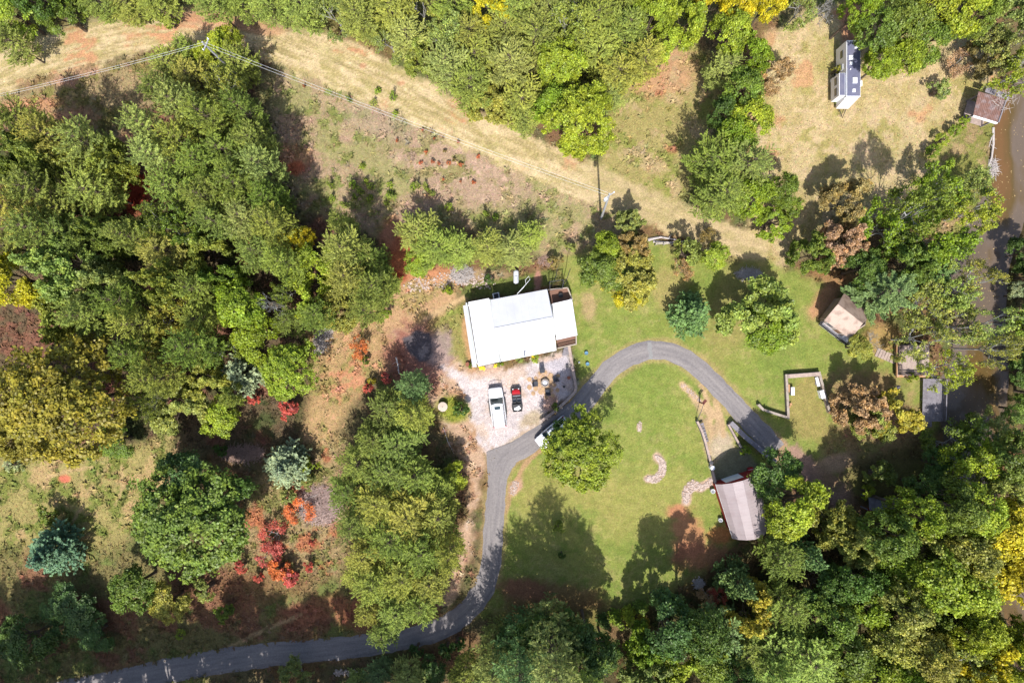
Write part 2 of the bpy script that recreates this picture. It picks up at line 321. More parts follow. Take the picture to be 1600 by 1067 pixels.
paint(gv * blob(851, 598, 17, 17, 0, 0.5) * 0.8, C(212, 176, 136), 0, 0.6)
paint(reg([(747, 574), (782, 566), (784, 580), (750, 588)], 2, 4, 3) * 0.7, C(216, 184, 158), 0, 0.3)
paint(blob(706, 640, 26, 20, 10, 0.4), C(150, 158, 62), 0.9)
paint(blob(805, 762, 9, 16, 30), C(208, 168, 136), 0, 0.6); paint(rib([(790, 800), (800, 760), (822, 722), (856, 694)], 4, 2, 6) * 0.8, C(196, 156, 118), 0.1, 0.3)
paint(rib([(1026, 713), (1035, 724), (1034, 738), (1024, 748), (1012, 748)], 6, 2, 3), C(206, 176, 150), 0, 0.5); paint(rib([(1072, 783), (1074, 768), (1082, 758), (1094, 762), (1112, 752)], 7.5, 2, 3), C(206, 176, 150), 0, 0.5); paint(blob(999, 667, 4, 6), C(212, 180, 158), 0, 0.4); paint(blob(500, 790, 36, 30) * 0.7, C(196, 164, 146), 0.1)
# shoulders of the drive
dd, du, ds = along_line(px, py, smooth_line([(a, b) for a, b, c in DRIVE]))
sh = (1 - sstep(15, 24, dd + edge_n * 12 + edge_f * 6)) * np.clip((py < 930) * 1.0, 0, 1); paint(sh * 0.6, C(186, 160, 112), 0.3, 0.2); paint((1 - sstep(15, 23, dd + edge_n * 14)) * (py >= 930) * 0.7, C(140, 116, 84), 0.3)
# clay scars
for cx, cy, rx, ry, rot in ((455, 245, 34, 20, 10), (330, 28, 70, 14, 5), (405, 42, 40, 12, 10), (1330, 45, 16, 36, 0), (1330, 22, 28, 14, 0), (1048, 235, 10, 6, 20), (1030, 146, 7, 5, 0), (567, 103, 5, 4, 0), (627, 130, 6, 4, 0), (50, 165, 50, 12, -5),
                          (210, 285, 16, 18, 0), (385, 392, 14, 34, 0), (240, 205, 8, 5, 0), (200, 225, 30, 20, 0), (220, 300, 20, 40, 10), (395, 410, 14, 16, 0), (110, 190, 40, 20, 0), (610, 365, 18, 24, 0)):
    paint(blob(cx, cy, rx, ry, rot) * 0.72, C(206, 152, 114) if cy < 260 and cx < 640 else C(192, 124, 94), 0.15)
paint(blob(210, 300, 22, 34, 0), C(178, 74, 50), 0); paint(blob(395, 400, 16, 24, 0), C(180, 86, 56), 0); paint(blob(462, 262, 16, 12, 0) * 0.9, C(200, 112, 76), 0); paint(blob(1385, 800, 60, 20) * 0.7, C(130, 96, 70)); paint(blob(1390, 930, 26, 22), C(176, 84, 62), 0)
paint(blob(975, 1040, 18, 40), C(176, 104, 70), 0.1); paint(blob(940, 1000, 60, 8, -12) * 0.8, C(150, 118, 86), 0.1)
# woods outside the open ground
wood = reg([(1130, 890), (1350, 800), (1460, 780), (1500, 800), (1560, 950), (1590, 1200), (900, 1200), (950, 1000)], 18); paint(wood * 0.85, C(92, 84, 52), 0.3); paint(wood * sstep(0.5, 0.6, n_c) * 0.8, C(76, 90, 44))
wd2 = reg([(440, 45), (540, 55), (620, 90), (720, 150), (840, 195), (950, 140), (1060, 60), (1240, 10), (1240, -200), (-200, -200), (-200, 60), (80, 50), (260, 10)], 10); paint(wd2 * 0.75, C(118, 118, 62), 0.8)
paint(reg([(1600, 330), (1660, 200), (1900, 100), (1900, 1300), (1700, 1200), (1640, 850), (1590, 640)], 10), C(84, 84, 50), 0.4)
# river bed and banks
rd = sdist_poly(px, py, RIVER) + edge_n * 8
paint((1 - sstep(-4, 10, rd)) * 0.8, C(112, 100, 66), 0, 0.2); paint(1 - sstep(-12, 0, rd), C(96, 82, 58), 0, 0)
col *= (0.88 + 0.24 * n_fin)[..., None]; col *= np.array([1.12, 1.09, 1.14])
Z = -2.3 * (1 - sstep(-16, 5, rd))
# faint unevenness of the fields (keeps clear of buildings and drive)
Z = Z + (vnoise(px, py, 14, 51, 3, 0.6) - 0.5) * 0.10 * np.clip(grass, 0, 1) * sstep(24, 60, dd) * sstep(0, 30, np.abs(rd))
Z = np.where(rd > 0, np.minimum(Z, 0.04), Z)

ny, nx = X.shape
me = bpy.data.meshes.new('ground')
me.vertices.add(nx * ny); me.vertices.foreach_set('co', np.stack([X, Y, Z], -1).astype(np.float32).ravel())
ii, jj = np.meshgrid(np.arange(nx - 1), np.arange(ny - 1)); a = (jj * nx + ii).ravel()
quads = np.stack([a, a + 1, a + 1 + nx, a + nx], -1).astype(np.int32)
def fill_quads(me, quads):
    n = len(quads); me.loops.add(n * 4); me.loops.foreach_set('vertex_index', quads.ravel()); me.polygons.add(n)
    me.polygons.foreach_set('loop_start', np.arange(0, n * 4, 4, dtype=np.int32)); me.update(calc_edges=True)
fill_quads(me, quads)
me.polygons.foreach_set('use_smooth', [True] * len(quads))
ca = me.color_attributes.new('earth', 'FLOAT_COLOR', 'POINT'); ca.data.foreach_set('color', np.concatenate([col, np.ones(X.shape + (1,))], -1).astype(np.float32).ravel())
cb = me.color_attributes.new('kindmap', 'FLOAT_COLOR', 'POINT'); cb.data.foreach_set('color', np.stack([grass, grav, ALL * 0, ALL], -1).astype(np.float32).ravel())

def ground_material():
    m = bpy.data.materials.new('ground_earth'); m.use_nodes = True; N = m.node_tree.nodes; L = m.node_tree.links
    p = N['Principled BSDF']; p.inputs['Roughness'].default_value = 0.95; p.inputs['Specular IOR Level'].default_value = 0.15
    c = N.new('ShaderNodeVertexColor'); c.layer_name = 'earth'; k = N.new('ShaderNodeVertexColor'); k.layer_name = 'kindmap'
    sep = N.new('ShaderNodeSeparateColor'); L.new(k.outputs[0], sep.inputs[0])
    tc = N.new('ShaderNodeTexCoord')
    def noise(sc, det=5, ro=0.6):
        n = N.new('ShaderNodeTexNoise'); n.inputs['Scale'].default_value = sc; n.inputs['Detail'].default_value = det; n.inputs['Roughness'].default_value = ro; L.new(tc.outputs['Object'], n.inputs['Vector']); return n.outputs[0]
    def rng(s, a, b, c_, d):
        r = N.new('ShaderNodeMapRange'); r.inputs[1].default_value = a; r.inputs[2].default_value = b; r.inputs[3].default_value = c_; r.inputs[4].default_value = d; L.new(s, r.inputs[0]); return r.outputs[0]
    def math_(op, a, b):
        q = N.new('ShaderNodeMath'); q.operation = op
        for i, s in enumerate((a, b)):
            if isinstance(s, (int, float)): q.inputs[i].default_value = s
            else: L.new(s, q.inputs[i])
        return q.outputs[0]
    def scale(v, s):
        q = N.new('ShaderNodeVectorMath'); q.operation = 'SCALE'; L.new(v, q.inputs[0]); L.new(s, q.inputs[3]); return q.outputs[0]
    n1 = noise(4.5, 6, 0.7); n2 = noise(1.1, 6, 0.65); n3 = noise(12, 4, 0.7); n4 = noise(0.35, 4)
    v = scale(c.outputs[0], rng(n1, 0.3, 0.7, 0.72, 1.3)); v = scale(v, rng(n2, 0.3, 0.7, 0.82, 1.18)); v = scale(v, rng(n3, 0.3, 0.7, 0.85, 1.15))
    # dry and green tufts drifting through the turf
    mx = N.new('ShaderNodeMix'); mx.data_type = 'RGBA'; mx.blend_type = 'MULTIPLY'; L.new(v, mx.inputs[6]); mx.inputs[7].default_value = (0.78, 1.02, 0.62, 1)
    L.new(math_('MULTIPLY', sep.outputs[0], rng(noise(2.3, 7, 0.75), 0.5, 0.62, 0, 0.65)), mx.inputs[0]); v = mx.outputs[2]
    m2 = N.new('ShaderNodeMix'); m2.data_type = 'RGBA'; m2.blend_type = 'MULTIPLY'; L.new(v, m2.inputs[6]); m2.inputs[7].default_value = (1.22, 1.08, 1.0, 1)
    L.new(math_('MULTIPLY', sep.outputs[0], rng(noise(3.1, 7, 0.75), 0.52, 0.62, 0, 0.7)), m2.inputs[0]); v = m2.outputs[2]
    # gravel stones
    vo = N.new('ShaderNodeTexVoronoi'); vo.inputs['Scale'].default_value = 14; L.new(tc.outputs['Object'], vo.inputs['Vector'])
    sc_ = N.new('ShaderNodeSeparateColor'); L.new(vo.outputs['Color'], sc_.inputs[0])
    g = N.new('ShaderNodeMix'); g.data_type = 'RGBA'; L.new(sep.outputs[1], g.inputs[0]); L.new(v, g.inputs[6]); L.new(scale(v, rng(sc_.outputs[0], 0, 1, 0.78, 1.2)), g.inputs[7]); v = g.outputs[2]
    L.new(v, p.inputs['Base Color'])
    h = math_('ADD', math_('MULTIPLY', n1, 1.0), math_('MULTIPLY', n3, 0.5))
    b = N.new('ShaderNodeBump'); b.inputs['Distance'].default_value = 0.16; b.inputs['Strength'].default_value = 0.75; L.new(h, b.inputs['Height']); L.new(b.outputs[0], p.inputs['Normal'])
    return m
me.materials.append(ground_material())
go = bpy.data.objects.new('ground', me); COL.objects.link(go); tag(go, kind='structure')

# ------------------------------------------------------------------ river water
def water_material():
    m = bpy.data.materials.new('river_water'); m.use_nodes = True; N = m.node_tree.nodes; L = m.node_tree.links
    p = N['Principled BSDF']; p.inputs['Roughness'].default_value = 0.12; p.inputs['IOR'].default_value = 1.33
    tc = N.new('ShaderNodeTexCoord')
    def noise(sc, det=5, vec=None):
        n = N.new('ShaderNodeTexNoise'); n.inputs['Scale'].default_value = sc; n.inputs['Detail'].default_value = det; L.new(vec or tc.outputs['Object'], n.inputs['Vector']); return n.outputs[0]
    mp = N.new('ShaderNodeMapping'); mp.inputs['Scale'].default_value = (1, 0.35, 1); L.new(tc.outputs['Object'], mp.inputs[0])
    r = N.new('ShaderNodeValToRGB'); e = r.color_ramp.elements
    e[0].position = 0.36; e[0].color = (*A(116, 104, 92), 1); e[1].position = 0.66; e[1].color = (*A(132, 98, 62), 1)
    q = r.color_ramp.elements.new(0.5); q.color = (*A(128, 112, 98), 1); q = r.color_ramp.elements.new(0.58); q.color = (*A(112, 92, 54), 1)
    L.new(noise(0.16, 4, mp.outputs[0]), r.inputs[0])
    L.new(r.outputs[0], p.inputs['Base Color'])
    b = N.new('ShaderNodeBump'); b.inputs['Distance'].default_value = 0.05; b.inputs['Strength'].default_value = 0.6; L.new(noise(1.6, 4), b.inputs['Height']); L.new(b.outputs[0], p.inputs['Normal'])
    return m
wx = np.arange(1455, 1770, 10); wy = np.arange(-200, 1260, 10)
w = MB()
for j in range(len(wy) - 1):
    y0, y1 = wy[j], wy[j + 1]
    w.quad((*G(1440, y1), -0.55), (*G(1790, y1), -0.55), (*G(1790, y0), -0.55), (*G(1440, y0), -0.55))
tag(w.build('river_water', water_material(), local=True), kind='structure')

# ------------------------------------------------------------------ drive
def asphalt_material():
    m = bpy.data.materials.new('asphalt'); m.use_nodes = True; N = m.node_tree.nodes; L = m.node_tree.links
    p = N['Principled BSDF']; p.inputs['Roughness'].default_value = 0.85; p.inputs['Specular IOR Level'].default_value = 0.3
    uv = N.new('ShaderNodeUVMap'); uv.uv_map = 'lane'; tc = N.new('ShaderNodeTexCoord')
    mp = N.new('ShaderNodeMapping'); mp.inputs['Scale'].default_value = (0.12, 1.6, 1); L.new(uv.outputs[0], mp.inputs[0])
    def noise(sc, det, vec):
        n = N.new('ShaderNodeTexNoise'); n.inputs['Scale'].default_value = sc; n.inputs['Detail'].default_value = det; n.inputs['Roughness'].default_value = 0.65; L.new(vec, n.inputs['Vector']); return n.outputs[0]
    r = N.new('ShaderNodeValToRGB'); e = r.color_ramp.elements; e[0].position = 0.3; e[0].color = (*A(136, 130, 131), 1); e[1].position = 0.72; e[1].color = (*A(172, 164, 160), 1)
    L.new(noise(1.5, 6, mp.outputs[0]), r.inputs[0])
    ra = N.new('ShaderNodeMapRange'); ra.inputs[1].default_value = 0.3; ra.inputs[2].default_value = 0.7; ra.inputs[3].default_value = 0.8; ra.inputs[4].default_value = 1.2; L.new(noise(5, 8, tc.outputs['Object']), ra.inputs[0])
    s_ = N.new('ShaderNodeVectorMath'); s_.operation = 'SCALE'; L.new(r.outputs[0], s_.inputs[0]); L.new(ra.outputs[0], s_.inputs[3]); L.new(s_.outputs[0], p.inputs['Base Color'])
    return m
ASPH = asphalt_material()
dr = smooth_line(DRIVE, 8)
V = []; F = []; UV = []; acc = 0; NA = 7
rr = random.Random(4)
for i, q in enumerate(dr):
    q0 = dr[max(i - 1, 0)]; q1 = dr[min(i + 1, len(dr) - 1)]; tx, ty = q1[0] - q0[0], q1[1] - q0[1]; l = math.hypot(tx, ty); nx_, ny_ = -ty / l, tx / l
    if i: acc += math.hypot(q[0] - dr[i - 1][0], q[1] - dr[i - 1][1]) * MPP
    for k in range(NA):
        t = k / (NA - 1) * 2 - 1; j = rr.uniform(-0.09, 0.07) if k in (0, NA - 1) else 0
        x, y = G(q[0] + nx_ * q[2] * (t + j), q[1] + ny_ * q[2] * (t + j)); V.append((x, y, 0.065 - (0.05 if k in (0, NA - 1) else 0) + 0.0)); UV.append((acc, t * q[2] * MPP))
for i in range(len(dr) - 1):
    for k in range(NA - 1): a = i * NA + k; F.append((a, a + NA, a + NA + 1, a + 1))
me = bpy.data.meshes.new('driveway'); me.from_pydata(V, [], F); me.materials.append(ASPH)
uvl = me.uv_layers.new(name='lane'); uvl.data.foreach_set('uv', np.array([UV[v] for f in F for v in f], np.float32).ravel())
me.validate()
for p_ in me.polygons:
    pass
o = bpy.data.objects.new('driveway', me); COL.objects.link(o); tag(o, kind='structure')
if me.polygons[0].normal.z < 0: me.flip_normals()
m_ = MB(); m_.prism([G(760, 706), G(775, 700), G(815, 685), G(838, 678), G(830, 692), G(806, 712), G(794, 735), G(790, 752), G(763, 752), G(761, 730)], 0.0, 0.058)
tag(m_.build('asphalt_apron', ASPH), kind='structure')
m_ = MB(); m_.prism([G(1011, 534), G(1017, 534), G(1019, 541), G(1018, 548), G(1020, 555), G(1019, 562), G(1013, 561), G(1014, 552), G(1011, 545), G(1012, 539)], 0.05, 0.071)
tag(m_.build('asphalt_patch', mat('patch_grey', A(160, 158, 156), 0.9, var=0.2, scale=4)), kind='structure')

# ------------------------------------------------------------------ foliage and bark
def leaf_material(name, rough=0.5, trans=0.28):
    m = bpy.data.materials.new(name); m.use_nodes = True; N = m.node_tree.nodes; L = m.node_tree.links
    p = N['Principled BSDF']; p.inputs['Roughness'].default_value = rough; p.inputs['Specular IOR Level'].default_value = 0.35
    oi = N.new('ShaderNodeObjectInfo'); at = N.new('ShaderNodeVertexColor'); at.layer_name = 'leaf'
    sp = N.new('ShaderNodeSeparateColor'); L.new(at.outputs[0], sp.inputs[0])
    warm = N.new('ShaderNodeMix'); warm.data_type = 'RGBA'; warm.blend_type = 'MULTIPLY'; warm.inputs[7].default_value = (1.32, 1.16, 0.85, 1)
    L.new(oi.outputs['Color'], warm.inputs[6]); L.new(sp.outputs[1], warm.inputs[0])
    cool = N.new('ShaderNodeMix'); cool.data_type = 'RGBA'; cool.blend_type = 'MULTIPLY'; cool.inputs[7].default_value = (0.74, 0.88, 0.74, 1)
    L.new(warm.outputs[2], cool.inputs[6]); L.new(sp.outputs[2], cool.inputs[0])
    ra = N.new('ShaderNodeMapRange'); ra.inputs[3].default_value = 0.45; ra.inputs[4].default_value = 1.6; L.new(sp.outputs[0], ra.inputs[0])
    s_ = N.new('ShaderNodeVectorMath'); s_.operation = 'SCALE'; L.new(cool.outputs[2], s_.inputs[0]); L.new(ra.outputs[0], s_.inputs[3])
    tc = N.new('ShaderNodeTexCoord'); no = N.new('ShaderNodeTexNoise'); no.inputs['Scale'].default_value = 0.45; no.inputs['Detail'].default_value = 3; L.new(tc.outputs['Object'], no.inputs['Vector'])
    r2 = N.new('ShaderNodeMapRange'); r2.inputs[1].default_value = 0.3; r2.inputs[2].default_value = 0.7; r2.inputs[3].default_value = 0.8; r2.inputs[4].default_value = 1.2; L.new(no.outputs[0], r2.inputs[0])
    s2 = N.new('ShaderNodeVectorMath'); s2.operation = 'SCALE'; L.new(s_.outputs[0], s2.inputs[0]); L.new(r2.outputs[0], s2.inputs[3])
    L.new(s2.outputs[0], p.inputs['Base Color'])
    tr = N.new('ShaderNodeBsdfTranslucent'); L.new(s2.outputs[0], tr.inputs['Color'])
    mx = N.new('ShaderNodeMixShader'); mx.inputs[0].default_value = trans
    L.new(p.outputs[0], mx.inputs[1]); L.new(tr.outputs[0], mx.inputs[2]); L.new(mx.outputs[0], N['Material Output'].inputs[0])
    return m
LEAF = leaf_material('leaves'); NEEDLE = leaf_material('needles', 0.6, 0.18)
BARK = mat('bark', A(120, 104, 88), 0.9, var=0.3, scale=5, bump=0.02)
PALE = mat('pale_bark', A(196, 194, 190), 0.85, var=0.25, scale=4, bump=0.01)

def nrm(v): return v / (np.linalg.norm(v, axis=-1, keepdims=True) + 1e-9)
def cards(Cn, N, Ld, length, width, tint):
    """one leaf (a bent rhombus of two triangles) per centre"""
    t = nrm(Ld - (Ld * N).sum(-1, keepdims=True) * N); b = np.cross(N, t)
    l = (np.asarray(length) / 2).reshape(-1, 1); w_ = (np.asarray(width) / 2).reshape(-1, 1)
    V = np.stack([Cn - t * l, Cn + b * w_ + N * w_ * 0.25, Cn + t * l, Cn - b * w_ + N * w_ * 0.25], 1)
    return V.reshape(-1, 3), np.repeat(tint, 4, 0)
def leaf_mesh(name, V, T, m):
    me = bpy.data.meshes.new(name); n = len(V) // 4
    me.vertices.add(len(V)); me.vertices.foreach_set('co', V.astype(np.float32).ravel())
    fill_quads(me, np.arange(n * 4, dtype=np.int32).reshape(-1, 4))
    ca = me.color_attributes.new('leaf', 'FLOAT_COLOR', 'POINT'); ca.data.foreach_set('color', np.concatenate([T, np.ones((len(T), 1))], 1).astype(np.float32).ravel())
    me.materials.append(m); return me
def rnd_dir(R, n):
    v = R.normal(size=(n, 3)); return nrm(v)

# each prototype: dict(R, H, trunk mesh, crown mesh); trees are copies that share these meshes
def proto_broad(seed, R=4.0, Hh=11.0, nl=12, cl=165, per=66, leaf=0.28, flat=0.8, gap=0.0, bark=None, cs=1.0):
    R_ = np.random.RandomState(seed); zc = Hh * 0.64; rz = Hh * 0.35
    wood = MB(); lean = R_.uniform(-0.3, 0.3, 2)
    wood.tube([(0, 0, -0.2), (lean[0] * 0.3, lean[1] * 0.3, Hh * 0.2), (lean[0], lean[1], Hh * 0.45), (lean[0], lean[1], Hh * 0.8)], [0.32, 0.24, 0.17, 0.05], 7)
    lobes = []
    for i in range(nl):
        a = 2 * math.pi * (i * 0.618 + R_.uniform(-0.08, 0.08)); e = R_.uniform(-0.25, 0.75); ce = math.sqrt(max(0, 1 - e * e * 0.9)); rr_ = R_.uniform(0.42, 0.68)
        if i % 4 == 0: e = R_.uniform(0.8, 1.1); ce = R_.uniform(0.15, 0.45)
        c = np.array([math.cos(a) * ce * rr_ * R, math.sin(a) * ce * rr_ * R, zc + e * rz * 0.62]); lr = R * R_.uniform(0.3, 0.5); lobes.append((c, lr))
        s_ = Vector((lean[0] * 0.8, lean[1] * 0.8, Hh * R_.uniform(0.28, 0.5))); e_ = Vector(c); mid = (s_ + e_) / 2 + Vector((0, 0, -0.3))
        wood.tube([s_, mid, e_, e_ + (e_ - s_) * 0.25], [0.11, 0.08, 0.045, 0.015], 5)
        for k in range(3):
            q = e_ + Vector(rnd_dir(R_, 1)[0] * lr * 0.8); wood.tube([e_ * 0.7 + s_ * 0.3, (e_ + q) / 2, q], [0.045, 0.03, 0.01], 4, False)
    Cs = []; Ns = []; Ts = []
    for i in range(cl):
        c, lr = lobes[i % nl]; d = rnd_dir(R_, 1)[0]
        out = c - np.array([0, 0, zc]); out = out / (np.linalg.norm(out) + 1e-6)
        d = nrm((d + out * 0.8 + np.array([0, 0, 0.35]))[None])[0]
        cc = c + d * lr * R_.uniform(0.72, 1.05); cr = R_.uniform(0.42, 0.85) * R / 4 * cs
        n = int(per * R_.uniform(0.7, 1.3)); pts = rnd_dir(R_, n) * (R_.rand(n, 1) ** 0.5) * cr; pts[:, 2] *= 0.6
        nn = nrm(d * 0.55 + np.array([0, 0, 0.5]) + R_.normal(size=(n, 3)) * 0.5)
        cb_, cw, ck = R_.uniform(0.25, 0.75), max(0, R_.uniform(-0.5, 1.0)), max(0, R_.uniform(-0.8, 0.7))
        t = np.stack([np.clip(cb_ + R_.normal(size=n) * 0.18, 0, 1), np.clip(cw * 0.8 + R_.normal(size=n) * 0.2, 0, 1), np.clip(ck * 0.7 + R_.normal(size=n) * 0.1, 0, 1)], -1)
        Cs.append(cc + pts); Ns.append(nn); Ts.append(t)
    Cs, Ns, Ts = np.concatenate(Cs), np.concatenate(Ns), np.concatenate(Ts)
    n = len(Cs); ln = leaf * R_.uniform(0.6, 1.3, n)
    V, T = cards(Cs, Ns, R_.normal(size=(n, 3)), ln, ln * 0.72, Ts)
    return dict(R=R, H=Hh, zc=0.68, trunk=wood.mesh('trunk', bark or BARK), crown=leaf_mesh('crown', V, T, LEAF))

def proto_pine(seed, R=3.6, Hh=14.0, whorls=12, tuft=0.42, tw=0.07, dense=1.0, droop=0.0, start=0.28, conic=False, fork=True, per=4, twl=1.0):
    R_ = np.random.RandomState(seed); wood = MB()
    bx, by = R_.uniform(-0.5, 0.5, 2)
    def axis_at(t): return np.array([bx * t * t, by * t * t, t * Hh])
    wood.tube([Vector(axis_at(t)) for t in (0, 0.25, 0.5, 0.75, 0.98)], [0.2, 0.17, 0.12, 0.07, 0.02], 6)
    O, D, Lw, Bt = [], [], [], []
    for k in range(whorls):
        f = k / (whorls - 1); t = start + (0.985 - start) * f ** 0.92
        prof = (1 - f) ** 0.85 if conic else min(1, 0.62 + f * 1.6) * (1 - f ** 2.2) ** 0.7 + 0.08
        nb = R_.randint(5, 8) if dense >= 1 else R_.randint(4, 6); a0 = R_.uniform(0, 6.28)
        for b in range(nb):
            if R_.rand() < 0.08: continue
            a = a0 + 2 * math.pi * b / nb + R_.uniform(-0.3, 0.3); bl = R * prof * R_.uniform(0.62, 1.12)
            if bl < 0.3: bl = 0.3
            p0 = axis_at(t); up = 0.12 + 0.5 * f - droop; m = 6; pts = []
            curve = R_.uniform(-0.35, 0.35)
            for s_ in np.linspace(0, 1, m):
                aa = a + curve * s_; pts.append(p0 + np.array([math.cos(aa) * bl * s_, math.sin(aa) * bl * s_, bl * (up * s_ + 0.18 * s_ * s_ - 0.12 * s_ * (1 - s_) * 2)]))
            wood.tube([Vector(q) for q in pts[::2] + [pts[-1]]], [0.05, 0.035, 0.02, 0.008][:len(pts[::2]) + 1], 4, False)
            br = R_.uniform(0.2, 0.8); ns = int(bl / 0.27 * dense)
            for i in range(ns):
                s_ = 0.2 + 0.8 * (i + R_.rand()) / max(ns, 1); x = s_ * (m - 1); i0 = min(int(x), m - 2); q = pts[i0] + (pts[i0 + 1] - pts[i0]) * (x - i0)
                dr_ = nrm((pts[i0 + 1] - pts[i0])[None])[0]; side = np.array([-dr_[1], dr_[0], 0]) * (1 if i % 2 else -1)
                dd_ = nrm((dr_ * R_.uniform(0.5, 0.9) + side * R_.uniform(0.5, 0.95) + np.array([0, 0, R_.uniform(-0.15, 0.45)]))[None])[0]
                O.append(q); D.append(dd_); Lw.append((0.5 + 0.85 * (1 - abs(s_ - 0.5) * 1.3)) * min(1, bl / 2.2) * R_.uniform(0.6, 1.1) * twl); Bt.append(br)
    O, D, Lw, Bt = np.array(O), np.array(D), np.array(Lw), np.array(Bt)
    for i in R_.choice(len(O), min(len(O), 160), False): wood.tube([Vector(O[i]), Vector(O[i] + D[i] * Lw[i] * 0.9)], 0.012, 3, False)
    Cs, Ns, Ls, Ts = [], [], [], []
    for s_ in np.linspace(0.1, 1.05, 6):
        for j in range(per):
            n = len(O); jit = R_.normal(size=(n, 3)) * 0.06; c = O + D * (Lw * s_)[:, None] + jit * 0.7
            l = nrm(D + R_.normal(size=(n, 3)) * 0.42); nn = nrm(R_.normal(size=(n, 3)) * 0.55 + np.array([0, 0, 0.9]))
            Cs.append(c); Ls.append(l); Ns.append(nn); out = s_
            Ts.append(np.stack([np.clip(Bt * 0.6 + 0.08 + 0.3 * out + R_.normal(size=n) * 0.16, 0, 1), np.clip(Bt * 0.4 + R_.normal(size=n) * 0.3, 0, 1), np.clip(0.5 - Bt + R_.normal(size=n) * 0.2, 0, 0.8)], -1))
    Cs, Ns, Ls, Ts = map(np.concatenate, (Cs, Ns, Ls, Ts)); n = len(Cs)
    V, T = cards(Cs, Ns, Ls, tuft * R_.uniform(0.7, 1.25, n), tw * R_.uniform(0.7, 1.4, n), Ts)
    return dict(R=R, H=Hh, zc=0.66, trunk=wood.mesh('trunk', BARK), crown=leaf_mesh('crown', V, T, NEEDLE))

def proto_open(seed, R=4.2, Hh=13.0, leaves=0.62, leaf=0.28, bark=None, depth=5, start=0.2, twigr=1.0):
    """open-crowned tree whose pale limbs show between the leaves"""
    R_ = np.random.RandomState(seed); wood = MB(); ends = []
    def grow(p, d, l, r, k):
        q = p + d * l * 0.5 + R_.normal(size=3) * l * 0.06; e = q + nrm((d + R_.normal(size=3) * 0.2)[None])[0] * l * 0.5
        wood.tube([Vector(p), Vector(q), Vector(e)], [r, r * 0.82, r * 0.62], 5 if k > 2 else 4, False)
        if k <= 2: ends.append((q, d, k)); ends.append((e, d, k))
        if k == 0: return
        nb = 3 if R_.rand() < 0.65 else 2; side = rnd_dir(R_, nb)
        for i in range(nb):
            nd = d * (1.0 if i == 0 else 0.65) + side[i] * 0.75; nd[2] = nd[2] * 0.75 + 0.12; nd = nrm(nd[None])[0]
            grow(e, nd, l * R_.uniform(0.66, 0.86), r * (0.62 if i else 0.7), k - 1)
    n0 = 5
    wood.tube([(0, 0, -0.2), (0, 0, Hh * start), (0, 0, Hh * start * 1.6)], [0.27 * twigr, 0.23 * twigr, 0.12 * twigr], 7)
    for i in range(n0):
        a = 2 * math.pi * (i + R_.uniform(-0.3, 0.3)) / n0; el = R_.uniform(0.5, 1.6)
        d = nrm(np.array([[math.cos(a), math.sin(a), el]]))[0]; grow(np.array([0, 0, Hh * start * R_.uniform(0.85, 1.6)]), d, Hh * 0.2, 0.13 * twigr, depth - 1)
    P = np.array([e[0] for e in ends]); ext = max(np.percentile(np.hypot(P[:, 0], P[:, 1]), 93), 1e-3); top = P[:, 2].max()
    sx, sz = R / ext, Hh * 0.98 / top
    for i, v in enumerate(wood.v): wood.v[i] = (v[0] * sx, v[1] * sx, v[2] * sz)
    P = P * np.array([sx, sx, sz])
    tm = wood.mesh('trunk', bark or PALE)
    if leaves <= 0: return dict(R=R, H=Hh, zc=0.62, trunk=tm, crown=None)
    Cs, Ns, Ts = [], [], []
    for i in range(len(P)):
        if R_.rand() > 0.85 * min(1, leaves + 0.2): continue
        n = int(26 * leaves * R_.uniform(0.4, 1.5)) + 2; pts = rnd_dir(R_, n) * (R_.rand(n, 1) ** 0.6) * R_.uniform(0.3, 0.65)
        Cs.append(P[i] + pts); Ns.append(nrm(np.array([0, 0, 0.6]) + R_.normal(size=(n, 3)) * 0.55)); cb_, cw, ck = R_.uniform(0.3, 0.8), R_.uniform(-0.4, 0.9), R_.uniform(-0.6, 0.5)
        Ts.append(np.stack([np.clip(cb_ + R_.normal(size=n) * 0.2, 0, 1), np.clip(cw + R_.normal(size=n) * 0.25, 0, 1), np.clip(ck + R_.normal(size=n) * 0.15, 0, 1)], -1))
    Cs, Ns, Ts = map(np.concatenate, (Cs, Ns, Ts)); n = len(Cs); ln = leaf * R_.uniform(0.6, 1.3, n)
    V, T = cards(Cs, Ns, R_.normal(size=(n, 3)), ln, ln * 0.72, Ts)
    return dict(R=R, H=Hh, zc=0.64, trunk=tm, crown=leaf_mesh('crown', V, T, LEAF))

PR = {}
PR['B'] = [proto_broad(s) for s in (1, 2, 3, 4, 5)]
PR['L'] = [proto_broad(s, R=6.5, Hh=15, nl=24, cl=430, per=54, leaf=0.33, cs=0.62) for s in (11, 12, 13)]
PR['P'] = [proto_pine(s) for s in (21, 22, 23, 24, 25, 26)]
PR['Q'] = [proto_pine(s, R=3.6, Hh=16, whorls=19, start=0.05, per=3) for s in (28, 29)]
PR['T'] = [proto_pine(s, R=2.8, Hh=8, whorls=14, tuft=0.3, tw=0.16, dense=1.35, start=0.1, conic=True, per=3) for s in (31, 32)]
PR['H'] = [proto_pine(s, R=3.8, Hh=12, whorls=8, tuft=0.34, tw=0.12, dense=2.2, start=0.2, conic=False, droop=0.3, twl=0.42) for s in (35,)]
PR['S'] = [proto_open(s) for s in (41, 42, 43)]
PR['W'] = [proto_open(s, leaves=0.4, leaf=0.28, twigr=1.35) for s in (46, 47, 48)]
PR['M'] = [proto_open(s, leaves=1.9, leaf=0.32, bark=BARK) for s in (51, 52)]
PR['K'] = [proto_open(s, R=2.2, Hh=4.5, leaves=0.55, leaf=0.2, depth=4, start=0.08, twigr=0.35) for s in (61, 62)]
